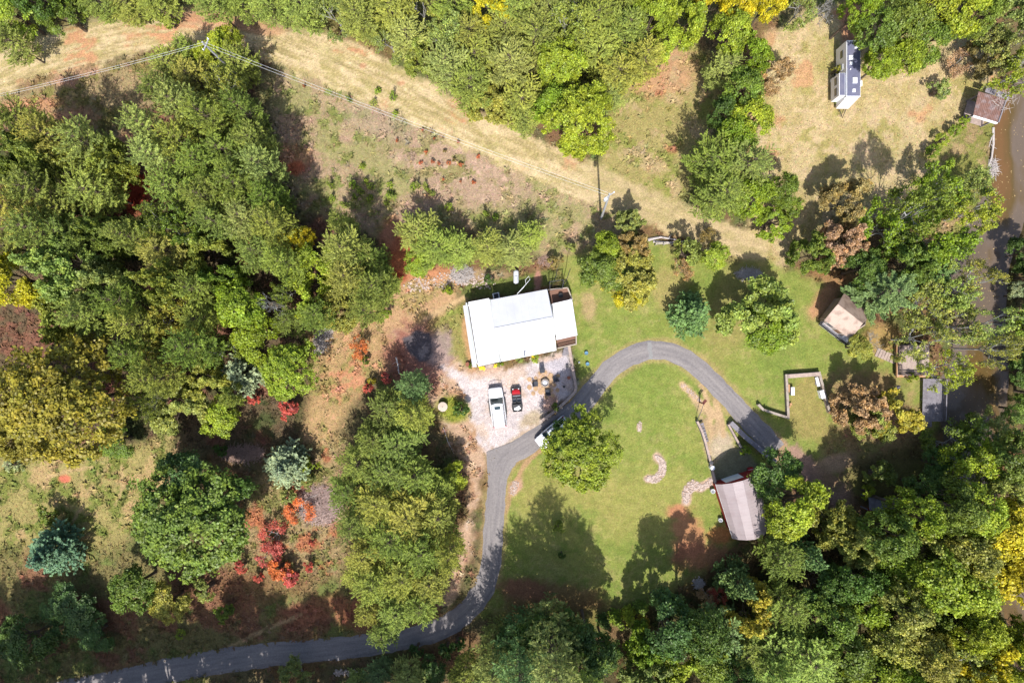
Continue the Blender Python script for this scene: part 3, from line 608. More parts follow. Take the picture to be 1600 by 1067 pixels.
PR['N'] = [proto_open(s, R=2.0, Hh=4.5, leaves=0, depth=5, start=0.08, twigr=0.5) for s in (71, 72)]
PR['b'] = [proto_broad(s, R=1.6, Hh=2.4, nl=7, cl=60, per=40, leaf=0.2) for s in (81, 82, 83)]
PR['p'] = [proto_pine(s, R=0.8, Hh=1.7, whorls=7, tuft=0.24, tw=0.08, dense=1.0, start=0.06, conic=True, per=2) for s in (91, 92)]
PR['A'] = [proto_pine(s, R=0.75, Hh=3.2, whorls=16, tuft=0.2, tw=0.12, dense=1.5, start=0.04, conic=True, per=2) for s in (95,)]

KL = 1.33     # leaves: lit colour -> leaf colour
PALETTE = dict(pine=(134, 154, 70), olive=(146, 156, 74), dkpine=(114, 136, 60), grn=(124, 152, 46), lime=(146, 170, 56), yel=(188, 186, 46), dark=(84, 116, 52), mid=(108, 134, 54), oak=(138, 134, 54), teal=(142, 164, 126),
               blue=(88, 128, 104), sage=(140, 158, 86), brown=(152, 142, 90), pinkb=(176, 152, 120), red=(196, 104, 98), orange=(200, 124, 78), rust=(190, 118, 84), gold=(180, 172, 66), pale=(144, 172, 84), deep=(80, 112, 58), hem=(106, 140, 84))
KINDNAME = dict(Q='pine_tree', W='sycamore_tree', B='broadleaf_tree', L='broadleaf_tree', P='pine_tree', T='cedar_tree', H='hemlock_tree', S='sycamore_tree', M='broadleaf_tree', K='shrub', N='dead_tree', b='bush', p='pine_sapling', A='arborvitae')
KINDCAT = dict(Q='pine tree', W='tree', B='tree', L='tree', P='pine tree', T='evergreen tree', H='evergreen tree', S='tree', M='tree', K='shrub', N='dead tree', b='bush', p='sapling', A='evergreen shrub')
TR = random.Random(7)
PLACED = []
def plant(kind, cx, cy, r, h, colour, label, group=None, ground=False):
    """cx, cy, r: where the crown shows in the photograph; h: height in metres"""
    P = TR.choice(PR[kind]); zc = P['zc'] * h
    g = W(cx, cy, zc); rad = r * MPP * (1 - zc / H)
    root = empty(KINDNAME[kind], (g.x, g.y, 0), TR.uniform(0, 6.28), label, KINDCAT[kind], group)
    root.scale = (rad / P['R'], rad / P['R'], h / P['H'])
    t = bpy.data.objects.new('trunk', P['trunk']); COL.objects.link(t); t.parent = root
    if P['crown']:
        c = bpy.data.objects.new('crown', P['crown']); COL.objects.link(c); c.parent = root
        b = np.array(A(*PALETTE[colour], k=KL)) * TR.uniform(0.88, 1.12)
        c.color = (b[0] * TR.uniform(1.04, 1.24), b[1] * 1.02, b[2] * TR.uniform(0.8, 1.05), 1)
    PLACED.append((g.x, g.y, rad))
    return root

# ------------------------------------------------------------------ trees that can be told apart (label each)
ONE = [
 # kind, x, y, r, h, colour, label
 ('B', 22, 22, 40, 8, 'lime', 'yellow-green broadleaf tree in the top corner above the mown track'),
 ('B', 98, 22, 34, 7, 'mid', 'darker green broadleaf beside the yellow-green corner tree above the track'),
 ('B', 60, -8, 34, 12, 'dark', 'dark tree cut by the upper edge between two corner broadleaf trees'),
 ('P', 18, 68, 28, 9, 'pine', 'small olive pine below the yellow-green corner tree, at the track edge'),
 ('P', 160, 4, 30, 8, 'pine', 'low olive pine on the upper edge, first past the dark corner tree'),
 ('P', 205, 10, 28, 7, 'olive', 'low olive pine on the upper edge above the bend of the track'),
 ('P', 248, 6, 28, 8, 'pine', 'low pine on the upper edge just before the clay patch'),
 ('b', 264, 34, 12, 2.5, 'grn', 'small round green bush poking into the track below the upper pines'),
 ('K', 208, 34, 9, 2, 'brown', 'small rust-brown shrub on the upper edge of the mown track'),
 ('M', 768, 6, 28, 13, 'yel', 'yellow-green autumn tree among the pines at the upper edge'),
 ('B', 874, 108, 38, 12, 'lime', 'light green broadleaf tree directly above the big round green tree'),
 ('L', 905, 192, 56, 13, 'lime', 'big round bright green tree where the pine wood meets the mown track'),
 ('B', 862, 165, 34, 11, 'grn', 'green broadleaf tree between the big round tree and the pine wood'),
 ('M', 1068, 28, 36, 13, 'lime', 'yellow-green tree at the upper end of the grassy clearing'),
 ('B', 1048, 70, 26, 10, 'lime', 'small yellow-green tree at the clearing edge beneath a taller one'),
 ('B', 1112, 4, 26, 12, 'yel', 'bright yellow tree on the upper edge above the tree strip'),
 ('B', 1152, 8, 30, 13, 'yel', 'second bright yellow tree on the upper edge above the tree strip'),
 ('B', 1200, 6, 26, 12, 'yel', 'golden yellow tree on the upper edge at the corner of the straw field'),
 ('B', 1142, 52, 34, 12, 'lime', 'uppermost green tree of the strip between clearing and straw field'),
 ('B', 1172, 84, 30, 11, 'grn', 'green tree of the strip beside the vine-covered brown tree'),
 ('P', 1128, 112, 28, 10, 'sage', 'grey-green pine on the clearing side of the tree strip'),
 ('M', 1210, 112, 28, 8, 'pinkb', 'pinkish-brown vine-covered tree at the straw field edge'),
 ('B', 1158, 142, 34, 12, 'mid', 'mid-green tree halfway down the tree strip'),
 ('B', 1128, 178, 24, 10, 'dark', 'dark green tree on the shaded side of the tree strip'),
 ('B', 1172, 186, 32, 12, 'lime', 'bright green tree bulging from the tree strip into the straw field'),
 ('B', 1146, 216, 32, 11, 'grn', 'green tree above the feathery pine in the tree strip'),
 ('P', 1112, 250, 38, 12, 'dkpine', 'grey-green pine leaning over the clearing at the strip lower end'),
 ('P', 1162, 262, 38, 13, 'sage', 'feathery sage-green pine in the lower half of the tree strip'),
 ('P', 1122, 304, 40, 12, 'pine', 'pine at the foot of the tree strip over the mown track'),
 ('B', 1172, 306, 34, 11, 'grn', 'leafy green tree at the foot of the tree strip'),
 ('B', 1226, 298, 24, 8, 'mid', 'dark glossy tree standing out from the strip foot into the straw field'),
 ('b', 1208, 345, 30, 5, 'grn', 'wide vine-covered green mound under the foot of the tree strip'),
 ('b', 1232, 325, 20, 4, 'mid', 'smaller green mound beside the vine-covered mound'),
 ('S', 1262, 2, 26, 10, 'sage', 'thin grey-branched tree at the top of the straw field'),
 ('N', 1292, 6, 20, 7, 'sage', 'leafless grey tree at the top of the straw field'),
 ('B', 1342, 18, 28, 11, 'grn', 'green tree above the trailer at the clay patch'),
 ('B', 1372, 52, 34, 11, 'mid', 'green tree overhanging the upper end of the trailer'),
 ('B', 1376, 100, 30, 9, 'grn', 'green tree hugging the long side of the trailer'),
 ('B', 1410, 40, 38, 12, 'mid', 'larger green tree behind the trailer trees'),
 ('B', 1412, 88, 32, 10, 'grn', 'green tree at the point of the grove beside the trailer'),
 ('B', 1446, 66, 36, 11, 'mid', 'green tree in the middle of the trailer grove'),
 ('B', 1455, 18, 38, 12, 'lime', 'yellow-green tree at the upper edge of the trailer grove'),
 ('B', 1498, 20, 38, 13, 'lime', 'bright yellow-green tree at the outer end of the trailer grove'),
 ('B', 1534, 28, 26, 11, 'mid', 'mid-green tree beside the river at the upper edge'),
 ('M', 1588, 18, 34, 12, 'sage', 'grey-green tree in the upper corner over the river bank'),
 ('S', 1572, 70, 34, 11, 'sage', 'sparse grey-limbed tree on the bank above the rusty roof'),
 ('S', 1600, 110, 34, 10, 'lime', 'sparse tree with long grey limbs reaching over the rusty roof'),
 ('K', 1500, 97, 18, 3, 'pinkb', 'dry pinkish shrub in the straw field near the river bank'),
 ('M', 1546, 84, 26, 6, 'brown', 'brown leafy tree between the straw field and the rusty roof'),
 ('b', 1467, 141, 17, 2.6, 'sage', 'lone round shrub in the straw field with a twiggy centre'),
 ('b', 1457, 234, 12.5, 1.7, 'grn', 'lowest of four clipped round shrubs along the river bank'),
 ('b', 1472, 217, 12.5, 1.7, 'lime', 'second clipped round shrub up the row by the bank'),
 ('b', 1490, 202, 12, 1.6, 'grn', 'third clipped round shrub up the row by the bank'),
 ('b', 1508, 190, 10, 1.4, 'grn', 'small top shrub of the row beneath the rusty roof'),
 ('M', 1318, 380, 32, 9, 'pinkb', 'tree with pinkish-brown leaves at the corner of the straw field'),
 ('M', 1276, 396, 28, 8, 'mid', 'dark green tree half hidden behind the pinkish-brown tree'),
 ('M', 1326, 316, 34, 9, 'brown', 'olive-brown thin-leaved tree between the straw field and the bank grove'),
 ('S', 1392, 352, 46, 10, 'grn', 'green river-bank tree with pale limbs beside the olive-brown tree'),
 ('S', 1442, 330, 42, 17, 'mid', 'green pale-limbed tree in the middle of the bank grove'),
 ('S', 1486, 292, 40, 9, 'grn', 'pale-limbed tree at the upstream end of the bank grove'),
 ('S', 1526, 330, 34, 10, 'lime', 'yellow-green pale-limbed tree leaning over the river bend'),
 ('S', 1530, 282, 28, 8, 'sage', 'small pale-limbed tree next to the driftwood on the bank'),
 ('S', 1470, 372, 42, 13, 'grn', 'pale-limbed tree at the lower water side of the bank grove'),
 ('M', 1420, 405, 36, 11, 'mid', 'darker green tree under the bank grove above the hemlock'),
 ('B', 1352, 420, 32, 9, 'dark', 'dark green tree between the hemlock and the pinkish-brown tree'),
 ('H', 1384, 458, 42, 12, 'hem', 'drooping feathery hemlock overhanging the tan cabin roof'),
 ('H', 1462, 432, 24, 7, 'hem', 'small dark hemlock on the water edge between the two bank groves'),
 ('W', 1446, 476, 36, 9.5, 'olive', 'white-limbed sycamore beside the hemlock above the square deck'),
 ('W', 1488, 452, 36, 9.5, 'pale', 'large white-limbed sycamore in the middle of the lower bank grove'),
 ('W', 1498, 506, 34, 9.5, 'olive', 'white-limbed sycamore between the deck and the open water'),
 ('W', 1534, 436, 30, 9.5, 'olive', 'white-limbed sycamore reaching upstream over the river bend'),
 ('W', 1550, 508, 30, 13, 'pale', 'white-limbed sycamore reaching toward the far bank'),
 ('W', 1562, 546, 26, 13, 'olive', 'outermost sycamore crown nearly touching the far bank'),
 ('W', 1448, 530, 36, 12, 'olive', 'sycamore covering the corner of the square deck'),
 ('W', 1480, 578, 30, 11, 'lime', 'sycamore over the water between deck and dock'),
 ('B', 1342, 543, 20, 5, 'olive', 'small olive tree at the lower corner of the tan cabin'),
 ('N', 1366, 536, 16, 4, 'sage', 'grey leafless bush by the cabin footpath'),
 ('M', 1606, 395, 24, 6, 'dark', 'dark tree on the far river bank, upstream'),
 ('B', 1630, 430, 26, 7, 'deep', 'deep green tree behind the dark far-bank tree'),
 ('B', 1626, 492, 28, 7, 'dark', 'dark green tree behind the bluish far-bank tree'),
 ('B', 1632, 552, 30, 7, 'deep', 'deep green tree at the frame edge on the far bank'),
 ('B', 1630, 615, 30, 7, 'mid', 'mid-green tree at the frame edge opposite the dock'),
 ('B', 1600, 460, 20, 5, 'teal', 'bluish green tree on the far river bank below the dark one'),
 ('B', 1602, 520, 20, 5, 'grn', 'green tree on the far river bank opposite the sycamores'),
 ('B', 1602, 580, 26, 6, 'dark', 'dark green tree on the far bank opposite the grey dock'),
 ('B', 1592, 640, 24, 5, 'mid', 'round dark tree jutting from the far bank into the river'),
 ('M', 1192, 490, 52, 10, 'pale', 'large airy light green tree on the lawn between house and cabin'),
 ('B', 1200, 520, 38, 8, 'grn', 'lower green half of the airy lawn tree clump'),
 ('T', 1084, 492, 34, 7, 'hem', 'cool green cedar standing alone on the lawn above the driveway bend'),
 ('B', 1118, 400, 22, 5, 'lime', 'bright yellow-green small tree at the old fence'),
 ('b', 1075, 396, 24, 5, 'sage', 'grey-green shrub beside the old fence and log'),
 ('K', 1068, 418, 16, 3, 'pinkb', 'pinkish dry shrub below the old fence'),
 ('K', 1104, 372, 14, 3, 'brown', 'thin brown shrub at the end of the mown track'),
 ('B', 942, 424, 36, 8, 'mid', 'dark green tree of the clump between house and lawn'),
 ('M', 984, 436, 40, 8, 'olive', 'olive tree of the clump between house and lawn'),
 ('B', 980, 464, 22, 6, 'yel', 'yellow low end of the tree clump on the lawn'),
 ('B', 948, 388, 26, 7, 'grn', 'upper green part of the tree clump between house and lawn'),
 ('M', 985, 348, 20, 6, 'sage', 'reddish-green small tree above the lawn tree clump'),
 ('M', 990, 385, 24, 7, 'brown', 'brownish tree joining the lawn clump to the track'),
 ('P', 654, 362, 34, 7, 'olive', 'olive pine at the clay end of the hedge line above the house'),
 ('P', 680, 385, 34, 8, 'pine', 'second pine of the line above the house'),
 ('B', 655, 414, 22, 5, 'lime', 'bright green small tree at the edge of the red clay'),
 ('P', 716, 392, 27, 6, 'pine', 'middle pine of the line above the house'),
 ('P', 762, 388, 28, 6, 'olive', 'fourth pine of the line above the house'),
 ('P', 802, 392, 28, 6, 'sage', 'grey-green pine near the propane tank'),
 ('P', 826, 372, 24, 6, 'pine', 'last small pine of the line above the house'),
 ('b', 718, 403, 11, 2.5, 'gold', 'orange-yellow bush in front of the pines above the house'),
 ('b', 867, 408, 12, 2, 'brown', 'red and green bush above the wooden deck'),
 ('b', 892, 388, 9, 1.5, 'sage', 'small grey-green bush in the weeds above the deck'),
 ('b', 764, 436, 9, 1.5, 'dark', 'small dark bush by the rubble behind the house'),
 ('b', 700, 455, 8, 1.5, 'grn', 'bright green little bush at the house back corner'),
 ('L', 906, 707, 58, 11, 'grn', 'big round tree on the lawn overhanging the parked white car'),
 ('B', 890, 684, 30, 8.5, 'dark', 'darker side of the big lawn tree nearest the parked car'),
 ('b', 878, 866, 7, 1.6, 'dark', 'tiny dark green bush in the lawn shade'),
 ('b', 874, 822, 10, 1.8, 'mid', 'small green bush in the lawn shadow above the tiny one'),
 ('A', 944, 976, 9, 3.2, 'dark', 'dark arborvitae, first of the row at the lawn foot'),
 ('A', 963, 970, 10, 3.4, 'grn', 'bright arborvitae standing second in the row at the lawn foot'),
 ('A', 985, 965, 10, 3.4, 'lime', 'brightest arborvitae standing third in the row at the lawn foot'),
 ('A', 1005, 955, 10, 3.2, 'mid', 'last arborvitae of the row, beside the dark woods'),
 ('b', 1165, 704, 9, 2, 'grn', 'small green bush growing in the slot between the two barn walls'),
 ('M', 1404, 650, 36, 8, 'gold', 'golden yellow-green tree beside the grey dock'),
 ('M', 1352, 635, 34, 8, 'pinkb', 'pinkish thin tree beside the golden tree'),
 ('M', 1370, 662, 30, 7, 'olive', 'olive tree joining the pinkish and golden trees'),
 ('B', 1212, 742, 38, 9, 'dark', 'dark green tree overhanging the barn roof'),
 ('B', 1240, 790, 46, 13, 'lime', 'bright yellow-green tree beside the pink barn roof'),
 ('b', 1356, 768, 12, 2, 'lime', 'yellow-green bush beside the half-hidden board platform'),
 ('b', 1376, 742, 26, 3.5, 'dkpine', 'dark shaded shrub above the board platform'),
 ('b', 1425, 590, 9, 2, 'lime', 'small bush between square deck and grey dock'),
 # left side individuals
 ('M', 100, 420, 48, 14, 'pale', 'pale yellowish speckled broadleaf tree deep in the pine woodland'),
 ('M', 150, 445, 38, 13, 'sage', 'greyish speckled broadleaf beside the pale speckled tree'),
 ('B', 26, 440, 40, 13, 'yel', 'golden tree at the frame edge of the woodland'),
 ('B', 466, 374, 22, 11, 'yel', 'yellow narrow tree at the shaded edge of the weedy field'),
 ('B', 492, 408, 32, 10, 'lime', 'bright green broadleaf tree among pines near the weedy field'),
 ('M', 480, 452, 38, 10, 'lime', 'yellow-green spreading tree near the grey leafless tree'),
 ('M', 522, 482, 34, 9, 'olive', 'olive spreading tree at the edge of the straw strip'),
 ('B', 378, 478, 42, 12, 'grn', 'bright leafy green tree above the grey leafless tree'),
 ('B', 402, 528, 36, 10, 'grn', 'bright leafy green tree below the grey leafless tree'),
 ('N', 434, 482, 26, 14, 'sage', 'silvery leafless tree inside the green woodland'),
 ('L', 450, 578, 44, 10, 'lime', 'round yellow-green tree beside the straw strip'),
 ('L', 95, 628, 98, 17, 'oak', 'huge olive-gold oak with clumped crown at the frame edge'),
 ('L', 30, 670, 52, 13, 'oak', 'smaller olive oak under the huge one'),
 ('B', 182, 688, 28, 5, 'mid', 'low green shrubby tree at the top of the grassy field'),
 ('B', 346, 652, 30, 6, 'lime', 'yellow-green low tree above the stick pile'),
 ('M', 276, 640, 40, 8, 'sage', 'grey-green thin tree right of the huge oak'),
 ('M', 320, 600, 34, 8, 'olive', 'olive thin tree above the yellow-green low tree'),
 ('T', 374, 586, 34, 7, 'teal', 'pale blue-green cedar in the brown clearing beside red leaves'),
 ('T', 443, 728, 36, 7, 'teal', 'pale blue-green cedar beside the centre pines'),
 ('b', 482, 724, 16, 3, 'lime', 'yellow-green bush touching the pale cedar'),
 ('b', 483, 752, 14, 2.5, 'sage', 'grey-green bush beneath the pale cedar'),
 ('T', 70, 864, 40, 8, 'blue', 'dark blue-green cedar alone in the shaded field'),
 ('b', 75, 806, 16, 2.5, 'mid', 'green shrub just above the dark blue cedar'),
 ('p', 12, 727, 14, 2, 'teal', 'small teal sapling at the frame edge below the oak'),
 ('L', 298, 818, 86, 13, 'mid', 'very large green broadleaf tree in the lower woodland'),
 ('B', 290, 752, 46, 10, 'deep', 'dark bluish tree on the shaded side of the very large tree'),
 ('B', 362, 782, 40, 10, 'dark', 'dark green tree between the very large tree and the brush'),
 ('B', 208, 916, 36, 8, 'mid', 'grey-green lower tree at the foot of the very large tree'),
 ('B', 262, 942, 32, 6, 'olive', 'olive low tree beside the shaded grass'),
 ('b', 322, 920, 20, 3, 'sage', 'pale green bush between red leaves and large tree'),
 ('b', 352, 958, 16, 2.5, 'mid', 'green bush in the shaded grass above the road'),
 ('b', 280, 990, 9, 1, 'lime', 'tiny bright green bush in the shaded grass'),
 ('B', 112, 955, 42, 4, 'deep', 'shaded dark green thicket tree in the lower corner'),
 ('B', 150, 988, 30, 3.5, 'deep', 'lower shaded thicket tree at the grass edge'),
 ('B', 40, 1000, 40, 7, 'deep', 'shaded thicket tree nearest the lower corner'),
 ('b', 345, 704, 11, 2, 'dark', 'dark round bush by the stick pile'),
 ('b', 142, 711, 9, 1.6, 'deep', 'small dark bush at the top edge of the grassy field'),
 ('b', 452, 641, 16, 2.6, 'red', 'crimson bush beside the round yellow-green tree'),
 ('b', 396, 622, 11, 2, 'red', 'red-orange bush beneath the pale cedar in the clearing'),
 ('K', 420, 868, 18, 3, 'red', 'upper pink-red sumac of the red thicket'),
 ('b', 436, 888, 20, 2.6, 'orange', 'orange-red sumac in the middle of the red thicket'),
 ('b', 452, 902, 16, 2.4, 'red', 'brightest crimson sumac at the bottom of the red thicket'),
 ('K', 428, 838, 22, 3, 'red', 'thin rose-coloured sumac above the red thicket'),
 ('b', 482, 886, 9, 1.5, 'red', 'small separate crimson bush beside the thicket'),
 ('b', 378, 884, 12, 2, 'red', 'crimson bush tucked against the very large green tree'),
 ('b', 404, 902, 9, 1.6, 'red', 'low crimson bush between the thicket and the very large tree'),
 ('K', 468, 800, 20, 2.4, 'orange', 'orange shrub at the brush heap edge'),
 ('b', 452, 778, 14, 2, 'sage', 'mixed green bush above the orange shrub'),
 ('b', 488, 846, 6, 1.5, 'red', 'tiny dark red bush under the brush heap'),
 ('K', 562, 542, 16, 3, 'orange', 'orange and red maple sapling on the straw strip'),
 ('b', 570, 564, 8, 1.6, 'mid', 'green bush beneath the orange maple sapling'),
 ('b', 576, 608, 9, 1.8, 'red', 'magenta-red bush on the shaded edge of centre pines'),
 ('b', 605, 590, 10, 1.8, 'red', 'red-orange bush at the top of the centre pines'),
 ('b', 581, 594, 7, 1.5, 'gold', 'tiny yellow bush beside the magenta-red one'),
 ('B', 713, 742, 20, 5, 'lime', 'bright yellow-green round small tree beside the driveway verge'),
 ('b', 721, 642, 14, 2.2, 'dark', 'dark green shrub beside the round white lid'),
 ('b', 597, 490, 14, 1.8, 'grn', 'bright green bush on the straw strip below the pines'),
 ('b', 735, 571, 5, 1, 'grn', 'tiny green plant at the lower house corner'),
 ('b', 838, 560, 8, 1.0, 'lime', 'green bush against the front wall of the house'),
 ('b', 782, 569, 6, 1.3, 'grn', 'green bush by the front step of the white wing'),
 ('b', 812, 561, 6, 0.7, 'sage', 'sparse low plant by the front wall'),
 ('b', 868, 635, 7, 1.2, 'mid', 'green shrub inside the patio corner by the low wall'),
 ('b', 1005, 968, 12, 2, 'gold', 'yellowish bush behind the arborvitae row'),
 ('b', 826, 978, 12, 2, 'dark', 'low dark bush added to fill the shade, first west of the arborvitae row'),  # this bush and the next few are added to fill the shade
 ('b', 856, 984, 14, 2.4, 'deep', 'wider dark bush added to fill the shade west of the arborvitae row'),
 ('b', 894, 976, 13, 2.2, 'dark', 'dark bush added to the lawn-foot shade nearer the arborvitae row'),
 ('b', 918, 984, 12, 2.4, 'mid', 'mid-green bush added for shade just west of the darkest arborvitae'),
 ('K', 1108, 934, 14, 3, 'pinkb', 'pinkish dry shrub at the woods edge'),
 ('K', 1124, 930, 12, 3, 'red', 'rose-tinted shrub at the woods edge'),
]
# ------------------------------------------------------------------ stands where trees close up
# (name of stand, default kind, height, colours, [(x, y, r[, kind, colour])])
STANDS = [
 ('pine wood above the track', 'P', 11, ('pine', 'olive', 'sage', 'pine'), [
  (325, -5, 30), (372, 0, 28), (420, 6, 32), (468, 14, 32), (520, 18, 34), (500, -15, 32), (566, 32, 32), (560, -8, 32), (612, 14, 34), (604, 58, 28), (640, 62, 32), (660, 10, 34), (690, 52, 36), (712, 5, 34),
  (700, 108, 36), (736, 52, 34), (745, 96, 36), (660, 92, 26), (735, 140, 30), (792, 52, 38), (800, 6, 36), (792, 108, 38), (765, 162, 26), (812, 160, 34), (838, 62, 38), (848, 14, 36), (890, 50, 36), (896, 6, 34),
  (934, 34, 36), (940, 82, 36), (978, 56, 34), (975, 8, 34), (962, 118, 34), (1008, 96, 30), (1014, 26, 32, 'B', 'lime'), (820, 192, 20), (948, 150, 26), (1020, -12, 30, 'B', 'lime')]),
 ('pine wood west of the house', 'P', 14, ('pine', 'olive', 'dkpine', 'sage', 'pine', 'dkpine', 'mid'), [  # darker greens mixed in to carry the dimmer light on this side
  (296, 84, 26, 'P', 'pine', 8), (340, 74, 40, 'B', 'lime', 8.5), (372, 104, 34, 'P', 'pine', 9), (268, 106, 34, 'P', 'pine', 9), (306, 122, 38, 'P', 'olive', 9.5), (250, 148, 34), (352, 142, 36), (292, 168, 38), (382, 176, 34), (335, 190, 38), (240, 205, 32), (285, 222, 38), (402, 222, 34),
  (360, 236, 40), (318, 258, 38), (252, 250, 36), (412, 268, 34), (372, 288, 38), (282, 296, 38), (330, 312, 38), (420, 310, 30),
  (48, 190, 34), (14, 210, 32), (88, 212, 38), (136, 226, 40), (60, 242, 38), (172, 252, 34), (108, 268, 40), (22, 272, 36), (70, 302, 40), (148, 296, 40), (24, 332, 38), (112, 328, 38), (66, 362, 40), (14, 385, 34),
  (206, 372, 34), (160, 366, 34), (250, 352, 34), (118, 372, 34), (296, 352, 38), (344, 352, 38), (388, 342, 38), (432, 356, 34), (268, 396, 38), (318, 400, 40), (412, 398, 36), (446, 414, 34),
  (198, 468, 38), (262, 446, 38), (310, 450, 40), (350, 438, 32), (220, 508, 36), (268, 496, 38), (318, 500, 36), (140, 496, 36), (90, 492, 40), (548, 388, 36), (578, 412, 34), (548, 434, 36), (584, 452, 34),
  (572, 484, 30), (610, 442, 22), (498, 492, 30), (448, 448, 30), (540, 350, 22), (258, 548, 34), (222, 556, 34), (300, 548, 34), (340, 540, 32), (250, 592, 34), (226, 632, 28), (358, 620, 22), (455, 500, 26)]),
 ('pine stand beside the gravel lot', 'P', 12, ('olive', 'pine', 'olive', 'dkpine'), [
  (648, 602, 30, 'P', 'hem'), (612, 640, 38), (646, 648, 34), (586, 682, 34), (630, 690, 40), (560, 724, 36), (604, 738, 42), (652, 742, 40), (548, 768, 34), (688, 762, 30, 'P', 'pine', 8), (590, 788, 42), (640, 792, 42), (556, 816, 34), (684, 812, 38),
  (614, 840, 42), (658, 856, 42), (576, 866, 36), (704, 860, 30), (630, 898, 42), (586, 910, 36), (680, 902, 36), (618, 948, 40), (660, 944, 34), (578, 950, 26), (600, 978, 28), (562, 890, 26)]),
 ('mixed wood below the lawn', 'B', 12, ('mid', 'dark', 'grn', 'deep', 'mid'), [
  (862, 1030, 48, 'Q', 'sage', 23), (812, 1040, 44, 'Q', 'hem', 20), (770, 1040, 36, 'Q', 'sage', 16), (922, 1010, 36, 'B', 'deep', 16), (908, 1058, 44, 'Q', 'mid', 22), (760, 1075, 34, 'P', 'hem'), (730, 1050, 26, 'P', 'pine'), (880, 985, 26, 'B', 'dark', 11), (846, 1000, 34, 'B', 'dark', 12), (905, 1000, 32, 'B', 'deep', 12), (950, 1020, 28, 'B', 'dark', 11), (800, 1005, 26, 'B', 'deep', 9),  # closing medium dark trees are added to fill the shade at the lawn foot
  (1040, 972, 42, 'B', 'deep', 14), (1088, 982, 44, 'B', 'dark', 15), (1022, 1012, 36, 'M', 'grn'), (1060, 1036, 44, 'M', 'lime'), (1112, 1028, 40, 'B', 'mid'), (1010, 1058, 38, 'M', 'sage'), (1130, 985, 34, 'P', 'hem'), (1158, 918, 32, 'T', 'hem'),
  (1178, 960, 38, 'M', 'gold'), (1160, 1010, 38, 'P', 'dkpine'), (1205, 1000, 40, 'P', 'pale'), (1225, 940, 36, 'P', 'dkpine'), (1262, 872, 30, 'T', 'hem'), (1216, 872, 32, 'P', 'dkpine'), (1284, 912, 34, 'B', 'dark'), (1256, 1018, 46, 'P', 'pale'),
  (1210, 1055, 40, 'P', 'pale'), (1150, 1060, 36, 'B', 'dark'), (1300, 968, 40, 'B', 'mid'), (1300, 820, 34, 'M', 'olive'), (1340, 850, 36, 'M', 'sage'), (1330, 905, 36, 'B', 'dark'), (1352, 948, 40, 'B', 'grn'), (1322, 1020, 42, 'B', 'mid'),
  (1295, 1062, 40, 'B', 'mid')]),
 ('river wood in the lower corner', 'B', 14, ('mid', 'grn', 'mid', 'olive'), [
  (1385, 838, 40, 'B', 'mid'), (1425, 800, 40, 'B', 'grn'), (1400, 885, 42, 'B', 'grn'), (1450, 764, 34, 'B', 'dark', 8), (1462, 724, 28, 'B', 'dark', 5), (1490, 700, 40, 'S', 'mid', 6), (1478, 792, 42, 'B', 'mid'), (1450, 850, 46, 'M', 'olive'), (1525, 692, 40, 'S', 'mid', 6.5),
  (1562, 674, 36, 'S', 'sage', 7), (1530, 740, 46, 'S', 'lime', 10), (1590, 722, 42, 'B', 'mid'), (1570, 772, 44, 'S', 'sage'), (1516, 800, 46, 'B', 'lime'), (1502, 858, 50, 'B', 'olive'), (1560, 830, 50, 'B', 'yel'), (1602, 850, 46, 'B', 'yel'),
  (1452, 908, 48, 'B', 'lime'), (1556, 890, 50, 'B', 'yel'), (1600, 905, 40, 'B', 'yel'), (1506, 922, 48, 'B', 'lime'), (1408, 950, 42, 'B', 'olive'), (1462, 962, 46, 'M', 'mid'), (1516, 970, 36, 'B', 'lime'), (1392, 1000, 44, 'B', 'olive'),
  (1440, 1020, 46, 'B', 'olive'), (1366, 1045, 42, 'B', 'grn'), (1492, 1040, 46, 'S', 'olive'), (1545, 1035, 44, 'M', 'yel'), (1590, 1040, 40, 'M', 'lime'), (1420, 1068, 40, 'B', 'grn'), (1600, 990, 24, 'S', 'lime')]),
 ('low growth below the road', 'P', 7, ('hem', 'dkpine', 'sage'), [
  (592, 1050, 28), (640, 1052, 30), (462, 1052, 22, 'S', 'sage'), (680, 1048, 24, 'B', 'deep'), (700, 1015, 14, 'b', 'deep'), (655, 1010, 12, 'b', 'deep'), (560, 1066, 22), (715, 1005, 14, 'b', 'dark')]),
]
SHORT = dict(pine='olive-green', olive='olive-brown', dkpine='dark', grn='bright green', lime='yellow-green', yel='golden', dark='dark green', mid='mid-green', teal='pale bluish', blue='blue-green', sage='grey-green',
             brown='brown', pinkb='pinkish', red='red', orange='orange', gold='golden', pale='pale green', deep='deep green', hem='cool green')
ORD = ['first', 'second', 'third', 'fourth', 'fifth', 'sixth', 'seventh', 'eighth', 'ninth', 'tenth', 'eleventh', 'twelfth', 'thirteenth', 'fourteenth', 'fifteenth']
